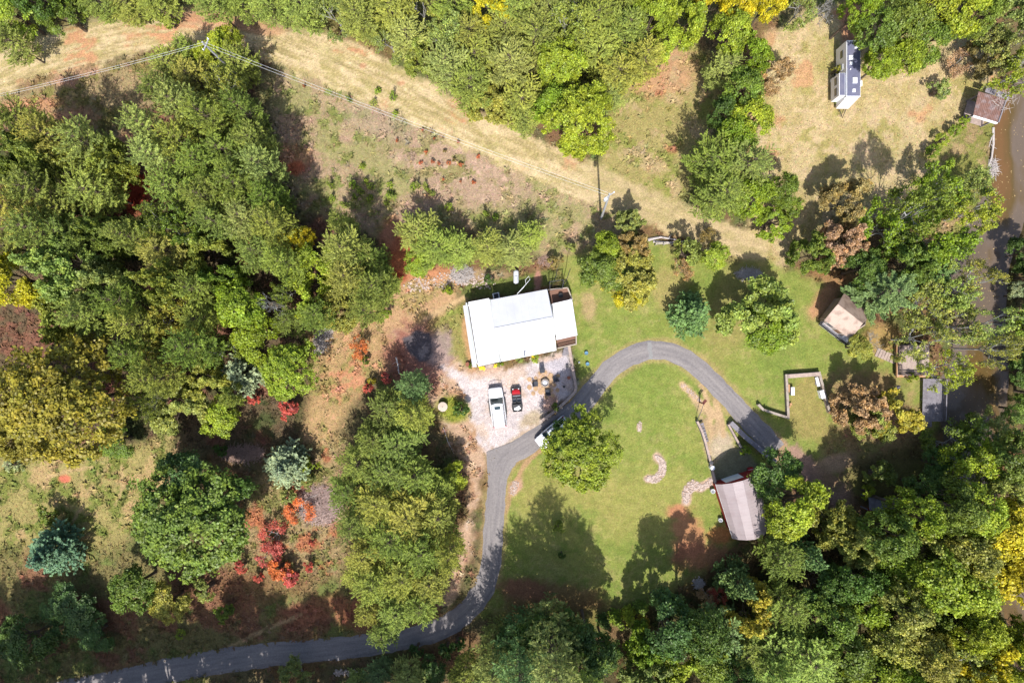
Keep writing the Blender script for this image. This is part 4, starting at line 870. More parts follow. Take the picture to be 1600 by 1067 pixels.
def add_trees():
    for k, x, y, r, h, c, lab in ONE:
        plant(k, x, y, r * 1.08, h, c, lab)
    for name, k0, h0, cols, pts in STANDS:
        rows = sorted(pts, key=lambda p: p[1]); n = max(1, round(len(rows) / 6)); per = math.ceil(len(rows) / n)
        for ri in range(0, len(rows), per):
            row = sorted(rows[ri:ri + per], key=lambda p: p[0])
            for j, p in enumerate(row):
                k = p[3] if len(p) > 3 else (TR.choice('PPPPPPPMS') if k0 == 'P' and ('west' in name or 'track' in name) else k0); c = p[4] if len(p) > 4 else cols[TR.randrange(len(cols))]
                kn = {'P': 'pine', 'Q': 'pine', 'T': 'cedar', 'H': 'hemlock',  'S': 'pale-limbed tree', 'b': 'bush'}.get(k, 'tree')
                hh = h0 * TR.uniform(0.8, 1.15) * (0.75 if p[2] < 30 else 1)
                if len(p) > 5: hh = p[5]
                if k == 'b': hh = 2.5
                lab = f"{SHORT[c]} {kn}, {ORD[j]} from the west, row {['one','two','three','four','five','six','seven','eight','nine','ten','eleven','twelve','thirteen'][ri // per]} of {name}"
                dens = {'pine wood west of the house': 0.94, 'pine stand beside the gravel lot': 0.95}.get(name, 1.06)
                plant(k, p[0] + TR.uniform(-4, 4), p[1] + TR.uniform(-4, 4), p[2] * dens * TR.uniform(0.88, 1.12), hh, c, lab, 'trees of the ' + name)
    # trees just outside the photograph, whose shadows fall into it
    rng = random.Random(3)
    out = [(x, 1122 + rng.uniform(-8, 14), 27) for x in range(-20, 700, 50)] + [(x, 1150 + rng.uniform(-10, 60), 17) for x in range(780, 1700, 70)] + [(x, 1250 + rng.uniform(-10, 60), 18) for x in range(-140, 1700, 90)]
    out += [(x, 1114 + rng.uniform(-4, 8), 16) for x in range(-60, 700, 46)]
    out += [(x, -130 + rng.uniform(-40, 30), 11) for x in range(-60, 1150, 90)] + [(-90 + rng.uniform(-30, 20), y, 14) for y in range(0, 1000, 90)] + [(1690 + rng.uniform(0, 40), y, 8) for y in range(-60, 1000, 90)]
    for x, y, h in out:
        gx_, gy_ = G(x, y); hh = h * rng.uniform(0.8, 1.1)
        kk = 'B' if y > 1100 and x < 720 else rng.choice('PPBBM'); z = 0.66 * hh; f = 1 - z / H
        plant(kk, 800 + (x - 800) / f, 533.5 + (y - 533.5) / f, 46 / f, hh, rng.choice(['pine', 'mid', 'grn', 'dark', 'olive']), 'green woodland tree standing beyond the edge of the view', 'woodland trees beyond the edge of the view')
add_trees()

# saplings in the weedy field
SAP = [(571, 281), (577, 308), (550, 288), (563, 298), (553, 308), (579, 290), (608, 288), (607, 302), (612, 305), (644, 291), (652, 290), (664, 291), (676, 301), (538, 320), (517, 310), (516, 290), (604, 318), (760, 333), (774, 338), (669, 297), (566, 258), (700, 322), (590, 140), (612, 150), (545, 155), (582, 160), (617, 176)]
for i, (x, y) in enumerate(SAP):
    plant('p', x, y, TR.uniform(4, 8), TR.uniform(0.9, 1.8), TR.choice(['grn', 'pine', 'grn']), 'small green pine sapling in the weedy field below the power line', 'pine saplings in the weedy field')
RUST = [(661, 203), (666, 238), (620, 220), (695, 237), (679, 217), (716, 222), (747, 245), (693, 280), (720, 284), (740, 285), (475, 135), (676, 253), (686, 255), (701, 254), (709, 250), (658, 255), (720, 257)]
for i, (x, y) in enumerate(RUST):
    plant('b', x, y, TR.uniform(2.2, 4.5), TR.uniform(0.5, 1.0), TR.choice(['rust', 'brown', 'rust']), 'small rusty orange weed clump in the weedy field', 'rusty weed clumps in the weedy field')

# ------------------------------------------------------------------ buildings
WHITE_ROOF = mat('white_metal_roof', (0.54, 0.54, 0.55), 0.4, 0.0, var=0.04, scale=1.5, spec=0.4, col2=(0.46, 0.46, 0.49), scale2=0.5, var2=0.35)
GREY_TRIM = mat('grey_trim', (0.34, 0.36, 0.36), 0.6, var=0.1)
SIDING = mat('white_siding', (0.66, 0.66, 0.64), 0.7, var=0.08, scale=4)
DECKW = mat('brown_deck_boards', A(158, 118, 100), 0.85, var=0.25, scale=3, streak=(1, 9, 1))
RAILW = mat('pale_rail_wood', A(206, 190, 172), 0.8, var=0.15, scale=5)
DARK = mat('dark_metal', (0.035, 0.035, 0.04), 0.5, metal=0.3)
GLASS = mat('window_glass', (0.02, 0.03, 0.04), 0.08, spec=0.8, var=0.02)
DOORW = mat('brown_door', (0.16, 0.09, 0.05), 0.6)
TANROOF = mat('tan_metal_roof', A(228, 202, 184), 0.55, var=0.12, scale=2, streak=(1, 1, 1), col2=A(150, 118, 104), scale2=1.2, var2=0.5)
PINKROOF = mat('weathered_pink_grey_roof', A(200, 184, 184), 0.6, var=0.07, scale=1.6, col2=A(180, 160, 160), scale2=0.8, var2=0.5)
RUSTROOF = mat('rusty_roof', A(156, 118, 106), 0.85, var=0.3, scale=3, bump=0.02, col2=A(176, 158, 158), scale2=1.4, var2=0.7)
REDWALL = mat('red_barn_boards', A(186, 56, 52), 0.75, var=0.2, scale=4)
GREYBOARD = mat('grey_weathered_boards', A(158, 152, 158), 0.88, var=0.25, scale=4, bump=0.01, col2=A(120, 112, 116), scale2=1.5, var2=0.5)
TANBOARD = mat('tan_weathered_boards', A(206, 184, 170), 0.88, var=0.22, scale=4, bump=0.01, col2=A(168, 146, 140), scale2=1.2, var2=0.5)
NEWWOOD = mat('orange_new_wood', A(214, 164, 118), 0.8, var=0.15, scale=5)
CONC = mat('concrete_block', A(196, 182, 168), 0.9, var=0.2, scale=6, bump=0.01, col2=A(160, 140, 122), scale2=2, var2=0.6)

def lerp(a, b, t): return a + (b - a) * t
def plane_pt(q, u, v, n=None, off=0):
    p = lerp(lerp(q[0], q[1], u), lerp(q[3], q[2], u), v)
    return p if n is None else p + n * off
def quad_n(q):
    n = (q[1] - q[0]).cross(q[3] - q[0]); n.normalize()
    return n if n.z > 0 else -n
def roof(q, n, m, parent, ribs=4, part='roof_panel', th=0.05, rib_h=0.035):
    """q: eave a, eave b, ridge b, ridge a. Sheets of ribbed metal laid side by side."""
    q = [Vector(p) for p in q]; nn = quad_n(q); g = 0.004
    wd = (q[1] - q[0]).length
    for i in range(n):
        u0, u1 = i / n + g / wd * 0.5, (i + 1) / n - g / wd * 0.5; mb = MB()
        b = [plane_pt(q, u0, 0), plane_pt(q, u1, 0), plane_pt(q, u1, 1), plane_pt(q, u0, 1)]
        mb.hexa(b, [p + nn * th for p in b])
        for k in range(ribs):
            u = u0 + (u1 - u0) * (k + 0.5) / ribs; hw = 0.02 / wd
            c = [plane_pt(q, u - hw, 0.002, nn, th - 0.003), plane_pt(q, u + hw, 0.002, nn, th - 0.003), plane_pt(q, u + hw, 0.998, nn, th - 0.003), plane_pt(q, u - hw, 0.998, nn, th - 0.003)]
            mb.hexa(c, [p + nn * rib_h for p in c])
        mb.build(part, m, parent)
def slab(q, th, m, parent, name, down=True):
    q = [Vector(p) for p in q]; n = quad_n(q); mb = MB(); mb.hexa([p - n * th for p in q], q); return mb.build(name, m, parent)
def inset(poly, d):
    c = sum((Vector((p[0], p[1], 0)) for p in poly), Vector()) / len(poly); out = []
    for p in poly:
        v = Vector((p[0], p[1], 0)) - c; out.append(c + v * (1 - d / max(v.length, 0.1)))
    return out
def boards(q, z, bw, m, parent, name='deck_boards', th=0.04, along=0, kind='stuff', gap=0.012):
    """decking as real planks joined in one part; q four xy corners"""
    q = [Vector((p[0], p[1], 0)) for p in q]; L_ = (q[3] - q[0]).length if along == 0 else (q[1] - q[0]).length; n = max(2, int(L_ / bw)); mb = MB(); r = random.Random(int(L_ * 100))
    for i in range(n):
        a, b = i / n, (i + 1) / n - gap / L_; dz = r.uniform(-0.006, 0.006)
        if along == 0: c = [plane_pt(q, 0, a), plane_pt(q, 1, a), plane_pt(q, 1, b), plane_pt(q, 0, b)]
        else: c = [plane_pt(q, a, 0), plane_pt(q, b, 0), plane_pt(q, b, 1), plane_pt(q, a, 1)]
        mb.hexa([(p.x, p.y, z - th + dz) for p in c], [(p.x, p.y, z + dz) for p in c])
    o = mb.build(name, m, parent); o['kind'] = kind; return o
def beam(mb, a, b, wd, th):                 # box between two points, wd wide, th tall (top at the points' z)
    a, b = Vector(a), Vector(b); d = b - a; n = Vector((-d.y, d.x, 0)); n = n.normalized() * wd / 2 if n.length > 1e-6 else Vector((wd / 2, 0, 0))
    dn = Vector((0, 0, th)); return mb.hexa([a - n - dn, b - n - dn, b + n - dn, a + n - dn], [a - n, b - n, b + n, a + n])
def railing(pts, z0, hgt, m, parent, step=1.7, capw=0.14):
    for i in range(len(pts) - 1):
        a, b = Vector((*pts[i][:2], z0)), Vector((*pts[i + 1][:2], z0)); L_ = (b - a).length; n = max(1, round(L_ / step))
        mb = MB(); beam(mb, a + Vector((0, 0, hgt)), b + Vector((0, 0, hgt)), capw, 0.04); beam(mb, a + Vector((0, 0, hgt * 0.55)), b + Vector((0, 0, hgt * 0.55)), 0.05, 0.09); beam(mb, a + Vector((0, 0, 0.2)), b + Vector((0, 0, 0.2)), 0.05, 0.09)
        k = max(2, int(L_ / 0.14))
        for j in range(k):
            p = lerp(a, b, (j + 0.5) / k); mb.box((p.x, p.y, z0 + hgt / 2 + 0.04), (0.03, 0.03, hgt - 0.25))
        mb.build('rail', m, parent)
        for j in range(n + 1):
            if i and j == 0: continue
            p = lerp(a, b, j / n); mb = MB(); mb.box((p.x, p.y, z0 + hgt / 2 - 0.03), (0.1, 0.1, hgt - 0.04)); mb.build('post', m, parent)
def walls(poly, z0, z1, m, parent, name='wall', th=0.15):
    """one wall per side of the plan"""
    n = len(poly)
    for i in range(n):
        a, b = Vector((*poly[i][:2], 0)), Vector((*poly[(i + 1) % n][:2], 0)); d = (b - a).normalized() * th / 2; mb = MB(); zb = z1[i] if isinstance(z1, (list, tuple)) else z1
        beam(mb, Vector((a.x, a.y, zb)) + d, Vector((b.x, b.y, zb)) - d, th, zb - z0); mb.build(name, m, parent)
def opening(a, b, t, zc, wd, hg, parent, name='window', glass=GLASS, frame=SIDING, out=0.08):
    """window or door set on the wall a-b at fraction t"""
    a, b = Vector((*a[:2], 0)), Vector((*b[:2], 0)); d = (b - a).normalized(); n = Vector((d.y, -d.x, 0)); c = lerp(a, b, t) + n * out; rz = math.atan2(d.y, d.x)
    mb = MB(); mb.box((c.x, c.y, zc), (wd + 0.16, 0.06, hg + 0.16), rz); f = mb.build(name, frame, parent)
    mb = MB(); c2 = c + n * 0.022; mb.box((c2.x, c2.y, zc), (wd, 0.05, hg), rz); mb.build('pane' if name == 'window' else 'leaf', glass, f)
    return f

# --- house -------------------------------------------------------
hx, hy = G(815, 512)
hs = empty('house', (hx, hy, 0), 0, 'white metal-roofed house with side wing and porches beside the gravel lot', 'house')
NL, NR = W(766.8, 468.6, 3.3), W(855, 452.2, 3.3); RL, RR = W(772.3, 513.2, 4.9), W(863.9, 495.6, 4.9); SL, SR = W(783.5, 564.6, 3.3), W(869.3, 547.2, 3.3)
roof([NL, NR, RR, RL], 8, WHITE_ROOF, hs, rib_h=0.06); roof([SL, SR, RR, RL], 8, WHITE_ROOF, hs, rib_h=0.06)
mb = MB(); mb.tube([RL + Vector((0, 0, 0.06)), RR + Vector((0, 0, 0.06))], 0.09, 6); mb.build('ridge_cap', WHITE_ROOF, hs)
LN0, LN1 = W(731.8, 472.0, 3.0), W(764.0, 466.0, 3.35); LS0, LS1 = W(747.6, 572.6, 3.0), W(780.8, 565.2, 3.35)
roof([LS0, LN0, LN1, LS1], 9, WHITE_ROOF, hs, ribs=3, rib_h=0.012)
g0, g1 = W(728.6, 473, 2.92), W(743.8, 573.6, 2.92); mb = MB(); beam(mb, g0, g1, 0.2, 0.1); mb.build('gutter', GREY_TRIM, hs)  # gutter gap; its grey stands in for the shaded west fascia
v0, v1 = W(765.2, 467.5, 3.3), W(781.8, 565.6, 3.3); mb = MB(); beam(mb, v0, v1, 0.14, 0.12); mb.build('gutter', GREY_TRIM, hs)
roof([W(738.6, 573.6, 2.45), W(723.8, 477.5, 2.45), W(727.8, 476.6, 2.85), W(743.0, 573.4, 2.85)], 9, WHITE_ROOF, hs, ribs=2, rib_h=0.012)
PN0, PN1 = W(863.0, 474.4, 2.9), W(893.6, 467.4, 2.7); PS0, PS1 = W(869.3, 531.4, 2.9), W(902.2, 523.8, 2.7)
roof([PN1, PS1, PS0, PN0], 5, WHITE_ROOF, hs, ribs=3, rib_h=0.012)
mb = MB(); beam(mb, W(861.2, 475.5, 2.85), W(868.3, 523.5, 2.85), 0.14, 0.12); mb.build('gutter', GREY_TRIM, hs)
plan = [(p.x, p.y) for p in inset([W(783.5, 564.6, 3.3), W(869.3, 547.2, 3.3), W(855, 452.2, 3.3), W(766.8, 468.6, 3.3)], 0.55)]
walls(plan, 0, 3.1, SIDING, hs)
pl2 = [(p.x, p.y) for p in inset([W(744, 573, 2.8), W(781, 565, 2.8), W(764.5, 466.5, 2.8), W(728, 474, 2.8)], 0.35)]
walls(pl2, 0, 2.75, SIDING, hs)
mb = MB()
for a, r_, b in ((NR, RR, SR), (NL, RL, SL)):
    i_ = (Vector((hx, hy, 0)) - Vector((r_.x, r_.y, 0))).normalized() * 0.55; n_ = i_.normalized() * 0.12; dz = Vector((0, 0, -0.12))
    t = [a * 0.9 + b * 0.1 + i_ + dz, b * 0.9 + a * 0.1 + i_ + dz, r_ + i_ + dz * 1.5]; mb.hexa(t, [p + n_ for p in t])
mb.build('gable', SIDING, hs)
for a, b, ts in ((plan[0], plan[1], ((0.15, 'window'), (0.42, 'door'), (0.68, 'window'), (0.9, 'window'))), (plan[2], plan[3], ((0.2, 'window'), (0.5, 'window'), (0.8, 'window'))), (pl2[3], pl2[0], ((0.25, 'window'), (0.6, 'window'))), (pl2[0], pl2[1], ((0.5, 'door'),)), (plan[1], plan[2], ((0.4, 'door'), (0.7, 'window')))):
    for t, k in ts:
        if k == 'window': opening(a, b, t, 1.6, 1.0, 1.1, hs)
        else: opening(a, b, t, 1.05, 0.9, 2.0, hs, 'door', DOORW)
mb = MB(); p = W(819.8, 556, 3.6); mb.tube([(p.x, p.y, 3.2), (p.x, p.y, 4.5)], 0.09, 8); mb.lathe((p.x, p.y, 4.5), [(0.15, 0), (0.15, 0.08), (0.02, 0.16)], 8); mb.build('flue_pipe', GREY_TRIM, hs)
mb = MB(); p = W(808, 460, 3.5); q = W(822, 444, 4.6); mb.tube([p, p + Vector((0, 0, 0.9)), q], 0.025, 5); mb.tube([q, q + Vector((0.5, 0.6, 0.05)), q + Vector((0.35, 1.0, 0.05)), q + Vector((-0.1, 0.5, 0.05)), q], 0.022, 5); mb.tube([p + Vector((0, 0, 0.9)), p + Vector((0.9, 0.9, 1.0))], 0.018, 4); mb.build('antenna', mat('antenna_white', (0.7, 0.7, 0.7), 0.5), hs)
# back deck and side deck (platforms built onto the house)
dk = [W(857.3, 453.6, 1.0), W(886.0, 450.5, 1.0), W(893.2, 468.4, 1.0), W(862.0, 476.0, 1.0)]
boards(dk, 1.0, 0.14, DECKW, hs); railing([dk[0], dk[1], dk[2]], 1.0, 0.95, RAILW, hs)
d2 = [W(869.0, 528, 1.0), W(899.0, 521.5, 1.0), W(899.5, 537.6, 1.0), W(871.0, 544.0, 1.0)]
boards(d2, 1.0, 0.14, DECKW, hs); railing([d2[1], d2[2], d2[3]], 1.0, 0.95, RAILW, hs)
for q in (dk, d2):
    for p in q: mb = MB(); mb.box((p.x, p.y, 0.48), (0.14, 0.14, 0.96)); mb.build('deck_post', RAILW, hs)
for p in (PN1, PS1, lerp(PN1, PS1, 0.5)):
    mb = MB(); mb.box((p.x - 0.2, p.y, 1.33), (0.12, 0.12, 2.6)); mb.build('porch_post', SIDING, hs)
pf = [W(863.5, 476, 0.96), W(892, 470, 0.96), W(900, 523, 0.96), W(869.5, 530, 0.96)]; boards(pf, 0.96, 0.14, DECKW, hs)
for i in range(5):                          # steps from the side deck to the gravel
    a = W(881 - i * 0.6, 545.2 + i * 2.3, 0.8 - i * 0.17); b = W(891.5 - i * 0.5, 542.8 + i * 2.3, 0.8 - i * 0.17); mb = MB(); beam(mb, a, b, 0.28, 0.06); mb.build('step', GREYBOARD, hs)
fp = [W(748, 573, 0.15), W(783, 566, 0.15), W(785, 571, 0.15), W(750, 578.5, 0.15)]
mb = MB(); mb.prism([(p.x, p.y) for p in fp], 0, 0.16); mb.build('front_step', TANBOARD, hs)

# dark frame by the back deck; its curved poles also trace cast shadow
pg = empty('pergola', (*G(868, 448), 0), 0, 'slim dark metal pergola frame at the corner of the back deck', 'pergola')
pp = [G(857.5, 456), G(876.5, 452.5), G(878.5, 440), G(857.5, 443)]
tops = [Vector((p[0], p[1], 2.6)) for p in pp]
for p, t in zip(pp, tops): mb = MB(); mb.tube([(p[0], p[1], 0), t], 0.05, 6); mb.build('post', DARK, pg)
for i in range(4):
    mb = MB(); beam(mb, tops[i], tops[(i + 1) % 4], 0.08, 0.1); mb.build('beam', DARK, pg)
for a, b in (((861.0, 448), (872.3, 417)), ((877.6, 449), (892, 419))):
    p0 = W(*a, 0.2); p1 = W(*b, 4.2); d_ = p1 - p0; mb = MB(); mb.tube([p0, p0 + d_ * 0.5 + Vector((0.15, 0, 0.4)), p0 + d_ * 0.85, p1], [0.045, 0.045, 0.04, 0.03], 6); mb.build('pole_and_shadow', DARK, pg)

def simple(name, label, cat, loc, parts, group=None, rz=0):
    """parts: list of (part name, material, builder(mb))"""
    t = empty(name, loc, rz, label, cat, group)
    for pn, m, fn in parts: mb = MB(); fn(mb); mb.build(pn, m, t, local=True)
    return t
WHITE = mat('white_paint', (0.72, 0.73, 0.74), 0.45, var=0.05)
CREAM = mat('cream_lid', A(232, 214, 196), 0.7, var=0.08)
BLACKP = mat('black_plastic', (0.02, 0.02, 0.022), 0.5)
SILVER = mat('silver_tank', (0.55, 0.57, 0.6), 0.35, metal=0.2, var=0.08)
YELLOW = mat('yellow_flowers', (0.75, 0.55, 0.02), 0.6, var=0.3, scale=20)
BLUEP = mat('blue_plastic', A(110, 160, 190), 0.4)
REDP = mat('red_plastic', A(214, 34, 44), 0.4)
CLAYP = mat('terracotta', A(170, 104, 80), 0.8)
def fan(mb):
    for i in range(5):
        a = 2 * math.pi * i / 5; mb.quad((0.04 * math.cos(a), 0.04 * math.sin(a), 0.7), (0.28 * math.cos(a), 0.28 * math.sin(a), 0.72), (0.28 * math.cos(a + 0.7), 0.28 * math.sin(a + 0.7), 0.69), (0.04 * math.cos(a + 0.7), 0.04 * math.sin(a + 0.7), 0.69))
def acbody(mb):
    for x, y, dx, dy in ((0, 0.36, 0.8, 0.08), (0, -0.36, 0.8, 0.08), (0.36, 0, 0.08, 0.64), (-0.36, 0, 0.08, 0.64)): mb.box((x, y, 0.4), (dx, dy, 0.76))
    mb.box((0, 0, 0.04), (0.9, 0.9, 0.06))
simple('ac_unit', 'white square air-conditioner with dark fan opening behind the house', 'air conditioner', (*G(775.5, 463), 0), [('case', WHITE, acbody), ('fan', BLACKP, fan), ('inner_core', BLACKP, lambda mb: mb.box((0, 0, 0.3), (0.6, 0.6, 0.5)))], rz=0.2)
def tank(mb):
    mb.lathe((0, 0, 0), [(0.02, -0.95), (0.2, -0.9), (0.33, -0.75), (0.36, -0.6), (0.36, 0.6), (0.33, 0.75), (0.2, 0.9), (0.02, 0.95)], 16)
    mb.v = [(x, z, y + 0.55) for x, y, z in mb.v]
simple('propane_tank', 'silvery horizontal propane tank in the grass behind the house', 'propane tank', (*G(806.3, 433.5), 0),
       [('tank', SILVER, tank), ('lid', SILVER, lambda mb: mb.lathe((0, 0, 0.9), [(0.14, 0), (0.14, 0.12), (0.1, 0.17)], 12)), ('leg', CONC, lambda mb: mb.box((0, 0.5, 0.1), (0.5, 0.14, 0.2))), ('leg', CONC, lambda mb: mb.box((0, -0.5, 0.1), (0.5, 0.14, 0.2)))])
simple('water_cistern', 'round cream-coloured lid of a cistern in the bright grass circle', 'cistern', (*G(692.6, 634.6), 0),
       [('ring', CONC, lambda mb: mb.lathe((0, 0, 0), [(0.56, 0), (0.56, 0.8)], 28)), ('lid', CREAM, lambda mb: mb.lathe((0, 0, 0.8), [(0.63, 0), (0.64, 0.03), (0.63, 0.06), (0.1, 0.12)], 32)), ('lid_handle', DARK, lambda mb: mb.lathe((0, 0.02, 0.92), [(0.05, 0), (0.05, 0.06)], 8))])
for x, y, lab in ((751, 574.5, 'pot of yellow flowers at the wing corner by the front step'), (755, 575.5, 'smaller pot of yellow flowers just beside the corner pot'), (774, 571, 'pot of yellow flowers at the far end of the front step'), (832.5, 556.5, 'clump of yellow flowers before the green bush at the front wall')):
    def fl(mb, r=random.Random(x)):
        for i in range(26):
            a, q = r.uniform(0, 6.3), r.uniform(0, 0.3); mb.lathe((math.cos(a) * q, math.sin(a) * q, 0.42 + r.uniform(0, 0.14)), [(0.05, 0), (0.07, 0.03), (0.03, 0.05)], 6)
    simple('flower_pot', lab, 'flower pot', (*G(x, y), 0), [('pot', CLAYP, lambda mb: mb.lathe((0, 0, 0), [(0.15, 0), (0.22, 0.35), (0.24, 0.38)], 12)), ('flowers', YELLOW, fl)])
for i, (x, y, s_, lab) in enumerate(((886, 572, 0.2, 'small dark pot in the middle of the patio edge'), (888.5, 590, 0.22, 'clay pot by the low wall beside the patio'), (881, 604, 0.16, 'tiny pot on the patio gravel'), (731, 569, 0.28, 'round dark rusty pot at the house lower corner'), (738, 568, 0.2, 'small black pot beside the rusty pot'))):
    simple('plant_pot', lab, 'plant pot', (*G(x, y), 0), [('pot', CLAYP if i % 2 else BLACKP, lambda mb, s_=s_: mb.lathe((0, 0, 0), [(s_ * 0.7, 0), (s_, s_ * 1.5), (s_ * 1.08, s_ * 1.55), (s_ * 0.85, s_ * 1.5)], 12)), ('soil', BLACKP, lambda mb, s_=s_: mb.lathe((0, 0, s_ * 1.2), [(s_ * 0.8, 0), (s_ * 0.1, 0.04)], 10))])
mb = MB(); p = W(876, 461.5, 1.0); mb.lathe((p.x, p.y, 1.0), [(0.25, 0), (0.32, 0.1), (0.32, 0.42), (0.22, 0.46), (0.2, 0.3)], 16); tag(mb.build('deck_planter', BLACKP), 'round dark planter standing on the back deck', 'planter')
for x, y, lab in ((915.8, 551.4, 'upper blue ring of two in the shaded grass by the drive'), (917.6, 568.4, 'lower blue ring of two in the shaded grass by the drive')):
    mb = MB(); g_ = G(x, y)
    for i in range(12):
        a, b = 2 * math.pi * i / 12, 2 * math.pi * (i + 1) / 12; mb.tube([(g_[0] + 0.2 * math.cos(a), g_[1] + 0.2 * math.sin(a), 0.3), (g_[0] + 0.2 * math.cos(b), g_[1] + 0.2 * math.sin(b), 0.3)], 0.06, 5)
    mb.lathe((*g_, 0), [(0.16, 0), (0.16, 0.3)], 12); tag(mb.build('blue_planter', BLUEP), lab, 'planter')
mb = MB(); mb.lathe((*G(904.8, 566), 0), [(0.02, 0), (0.12, 0.04), (0.13, 0.12), (0.08, 0.2), (0.01, 0.22)], 10); tag(mb.build('white_ball', WHITE), 'tiny white ball lying in the grass outside the patio wall', 'ball')

# --- fire pit, flagstones, chairs ---------------------------------
STONE = mat('tan_flagstone', A(216, 180, 138), 0.9, var=0.2, scale=4, bump=0.01, col2=A(176, 138, 104), scale2=2, var2=0.6)
pt = empty('patio', (*G(851, 598), 0), 0, 'rough ring of tan flagstones around the fire pit on gravel', 'patio'); r = random.Random(12); c0 = G(850.5, 598)
cells = []
for ring_, (rad_, n) in enumerate(((0.75, 7), (1.35, 11), (1.95, 13))):
    for i in range(n):
        if ring_ == 2 and r.random() < 0.3: continue
        a = 2 * math.pi * (i + 0.5 * ring_) / n + r.uniform(-0.06, 0.06); q = rad_ + r.uniform(-0.08, 0.08); cx, cy = c0[0] + q * math.cos(a), c0[1] + q * math.sin(a); s_ = r.uniform(0.28, 0.38)
        poly = [(cx + s_ * r.uniform(0.8, 1.1) * math.cos(a + k * 1.047), cy + s_ * r.uniform(0.8, 1.1) * math.sin(a + k * 1.047)) for k in range(6)]
        m_ = MB(); m_.prism(poly, -0.02, 0.05 + r.uniform(0, 0.02)); m_.build('flagstone', STONE, pt)
def pit(mb):
    for i in range(12):
        a = 2 * math.pi * i / 12; mb.box((0.48 * math.cos(a), 0.48 * math.sin(a), 0.2), (0.16, 0.23, 0.3), a)
simple('fire_pit', 'round stone fire pit with grey ash in the middle of the patio', 'fire pit', (*G(851.5, 598), 0.05), [('stone_ring', CONC, pit), ('ash', mat('ash', (0.45, 0.46, 0.5), 0.95, var=0.3, scale=8), lambda mb: mb.lathe((0, 0, 0.05), [(0.38, 0), (0.3, 0.07), (0.05, 0.16)], 14)),
        ('rim', DARK, lambda mb: [mb.tube([(0.56 * math.cos(a), 0.56 * math.sin(a), 0.4), (0.56 * math.cos(a + 0.4), 0.56 * math.sin(a + 0.4), 0.4)], 0.03, 5) for a in np.arange(0, 3.6, 0.4)])])
CHC = mat('charcoal_sling', (0.03, 0.034, 0.045), 0.7)
def chair(x, y, rz, lab):
    t = empty('patio_chair', (*G(x, y), 0.05), rz, lab, 'chair', 'chairs around the fire pit')
    mb = MB(); mb.box((0, 0, 0.4), (0.58, 0.55, 0.06)); mb.build('seat', CHC, t, local=True)
    mb = MB(); mb.hexa([(-0.28, -0.27, 0.43), (0.28, -0.27, 0.43), (0.28, -0.21, 0.43), (-0.28, -0.21, 0.43)], [(-0.28, -0.5, 1.0), (0.28, -0.5, 1.0), (0.28, -0.45, 1.0), (-0.28, -0.45, 1.0)]); mb.build('backrest', CHC, t, local=True)
    for sx in (-1, 1):
        mb = MB(); mb.tube([(sx * 0.32, 0.26, 0), (sx * 0.32, 0.24, 0.62), (sx * 0.32, -0.32, 0.64), (sx * 0.3, -0.45, 0.9)], 0.022, 5); mb.build('armrest', DARK, t, local=True)
        mb = MB(); mb.tube([(sx * 0.32, -0.3, 0.62), (sx * 0.32, -0.36, 0)], 0.02, 5); mb.build('leg', DARK, t, local=True)
chair(847, 579, math.pi + 0.2, 'dark patio chair on the house side of the fire pit')
chair(837, 599.5, -math.pi / 2 + 0.1, 'dark patio chair on the parked buggy side of the fire pit')
chair(855.5, 611.5, 0.15, 'dark patio chair on the driveway side of the fire pit')
chair(867, 593, math.pi / 2 + 0.3, 'dark patio chair on the low wall side of the fire pit')

# --- low walls ------------------------------------------------------
def low_wall(label, pts, hgt, th, seg, body, cap, capw, name='retaining_wall', z0=-0.05, cat='low wall'):
    P0 = [Vector((*G(*p), 0)) for p in pts]; t = empty(name, tuple(P0[0]), 0, label, cat); r = random.Random(len(pts) * 7 + int(pts[0][0]))
    for i in range(len(P0) - 1):
        a, b = P0[i], P0[i + 1]; L_ = (b - a).length; n = max(1, round(L_ / seg)); d = (b - a).normalized()
        mb = MB(); beam(mb, Vector((a.x, a.y, hgt)), Vector((b.x, b.y, hgt)) + d * th * 0.48, th, hgt - z0); mb.build('wall', body, t)
        for j in range(n):
            p, q = lerp(a, b, j / n) + d * (capw * 0.5 + 0.01 if (i and j == 0) else 0.006), lerp(a, b, (j + 1) / n) + d * (capw * 0.5 - 0.006 if j == n - 1 else -0.006); s_ = Vector((-d.y, d.x, 0)) * r.uniform(-0.012, 0.012); z = hgt + 0.055 + r.uniform(-0.006, 0.006)
            mb = MB(); beam(mb, p + s_ + Vector((0, 0, z)), q + s_ + Vector((0, 0, z)), capw, 0.05); mb.build('cap_stone', cap, t)
    return t
low_wall('low block wall edging the patio and gravel lot above the driveway', [(888.5, 541), (893.5, 572), (899, 604), (898, 611), (886, 624), (868, 640), (848, 655)], 0.75, 0.25, 1.0, CONC, TANBOARD, 0.36)
low_wall('pale plank wall around three sides of the sunken garden plot', [(1182, 631), (1189.5, 639), (1207, 645), (1228.5, 651.5), (1227, 618), (1225.5, 586), (1250, 584), (1276.5, 582), (1284, 611), (1292.5, 643), (1317.5, 658)], 0.7, 0.2, 1.2, TANBOARD, CONC, 0.32)
mb = MB(); beam(mb, (*G(1227, 587.5), 0.86), (*G(1276, 583.8), 0.86), 0.5, 0.06); tag(mb.build('wall_bench', TANBOARD), 'wide tan board laid across the top of the garden plot wall', 'bench board')
simple('white_cabinet', 'white box standing inside the garden plot against its west wall', 'cabinet', (*G(1235.2, 610.6), 0), [('body', WHITE, lambda mb: mb.box((0, 0, 0.4), (0.42, 1.05, 0.8))), ('door', WHITE, lambda mb: mb.box((0.22, 0, 0.4), (0.03, 0.95, 0.7))), ('handle', DARK, lambda mb: mb.box((0.25, 0.3, 0.5), (0.03, 0.03, 0.15)))])
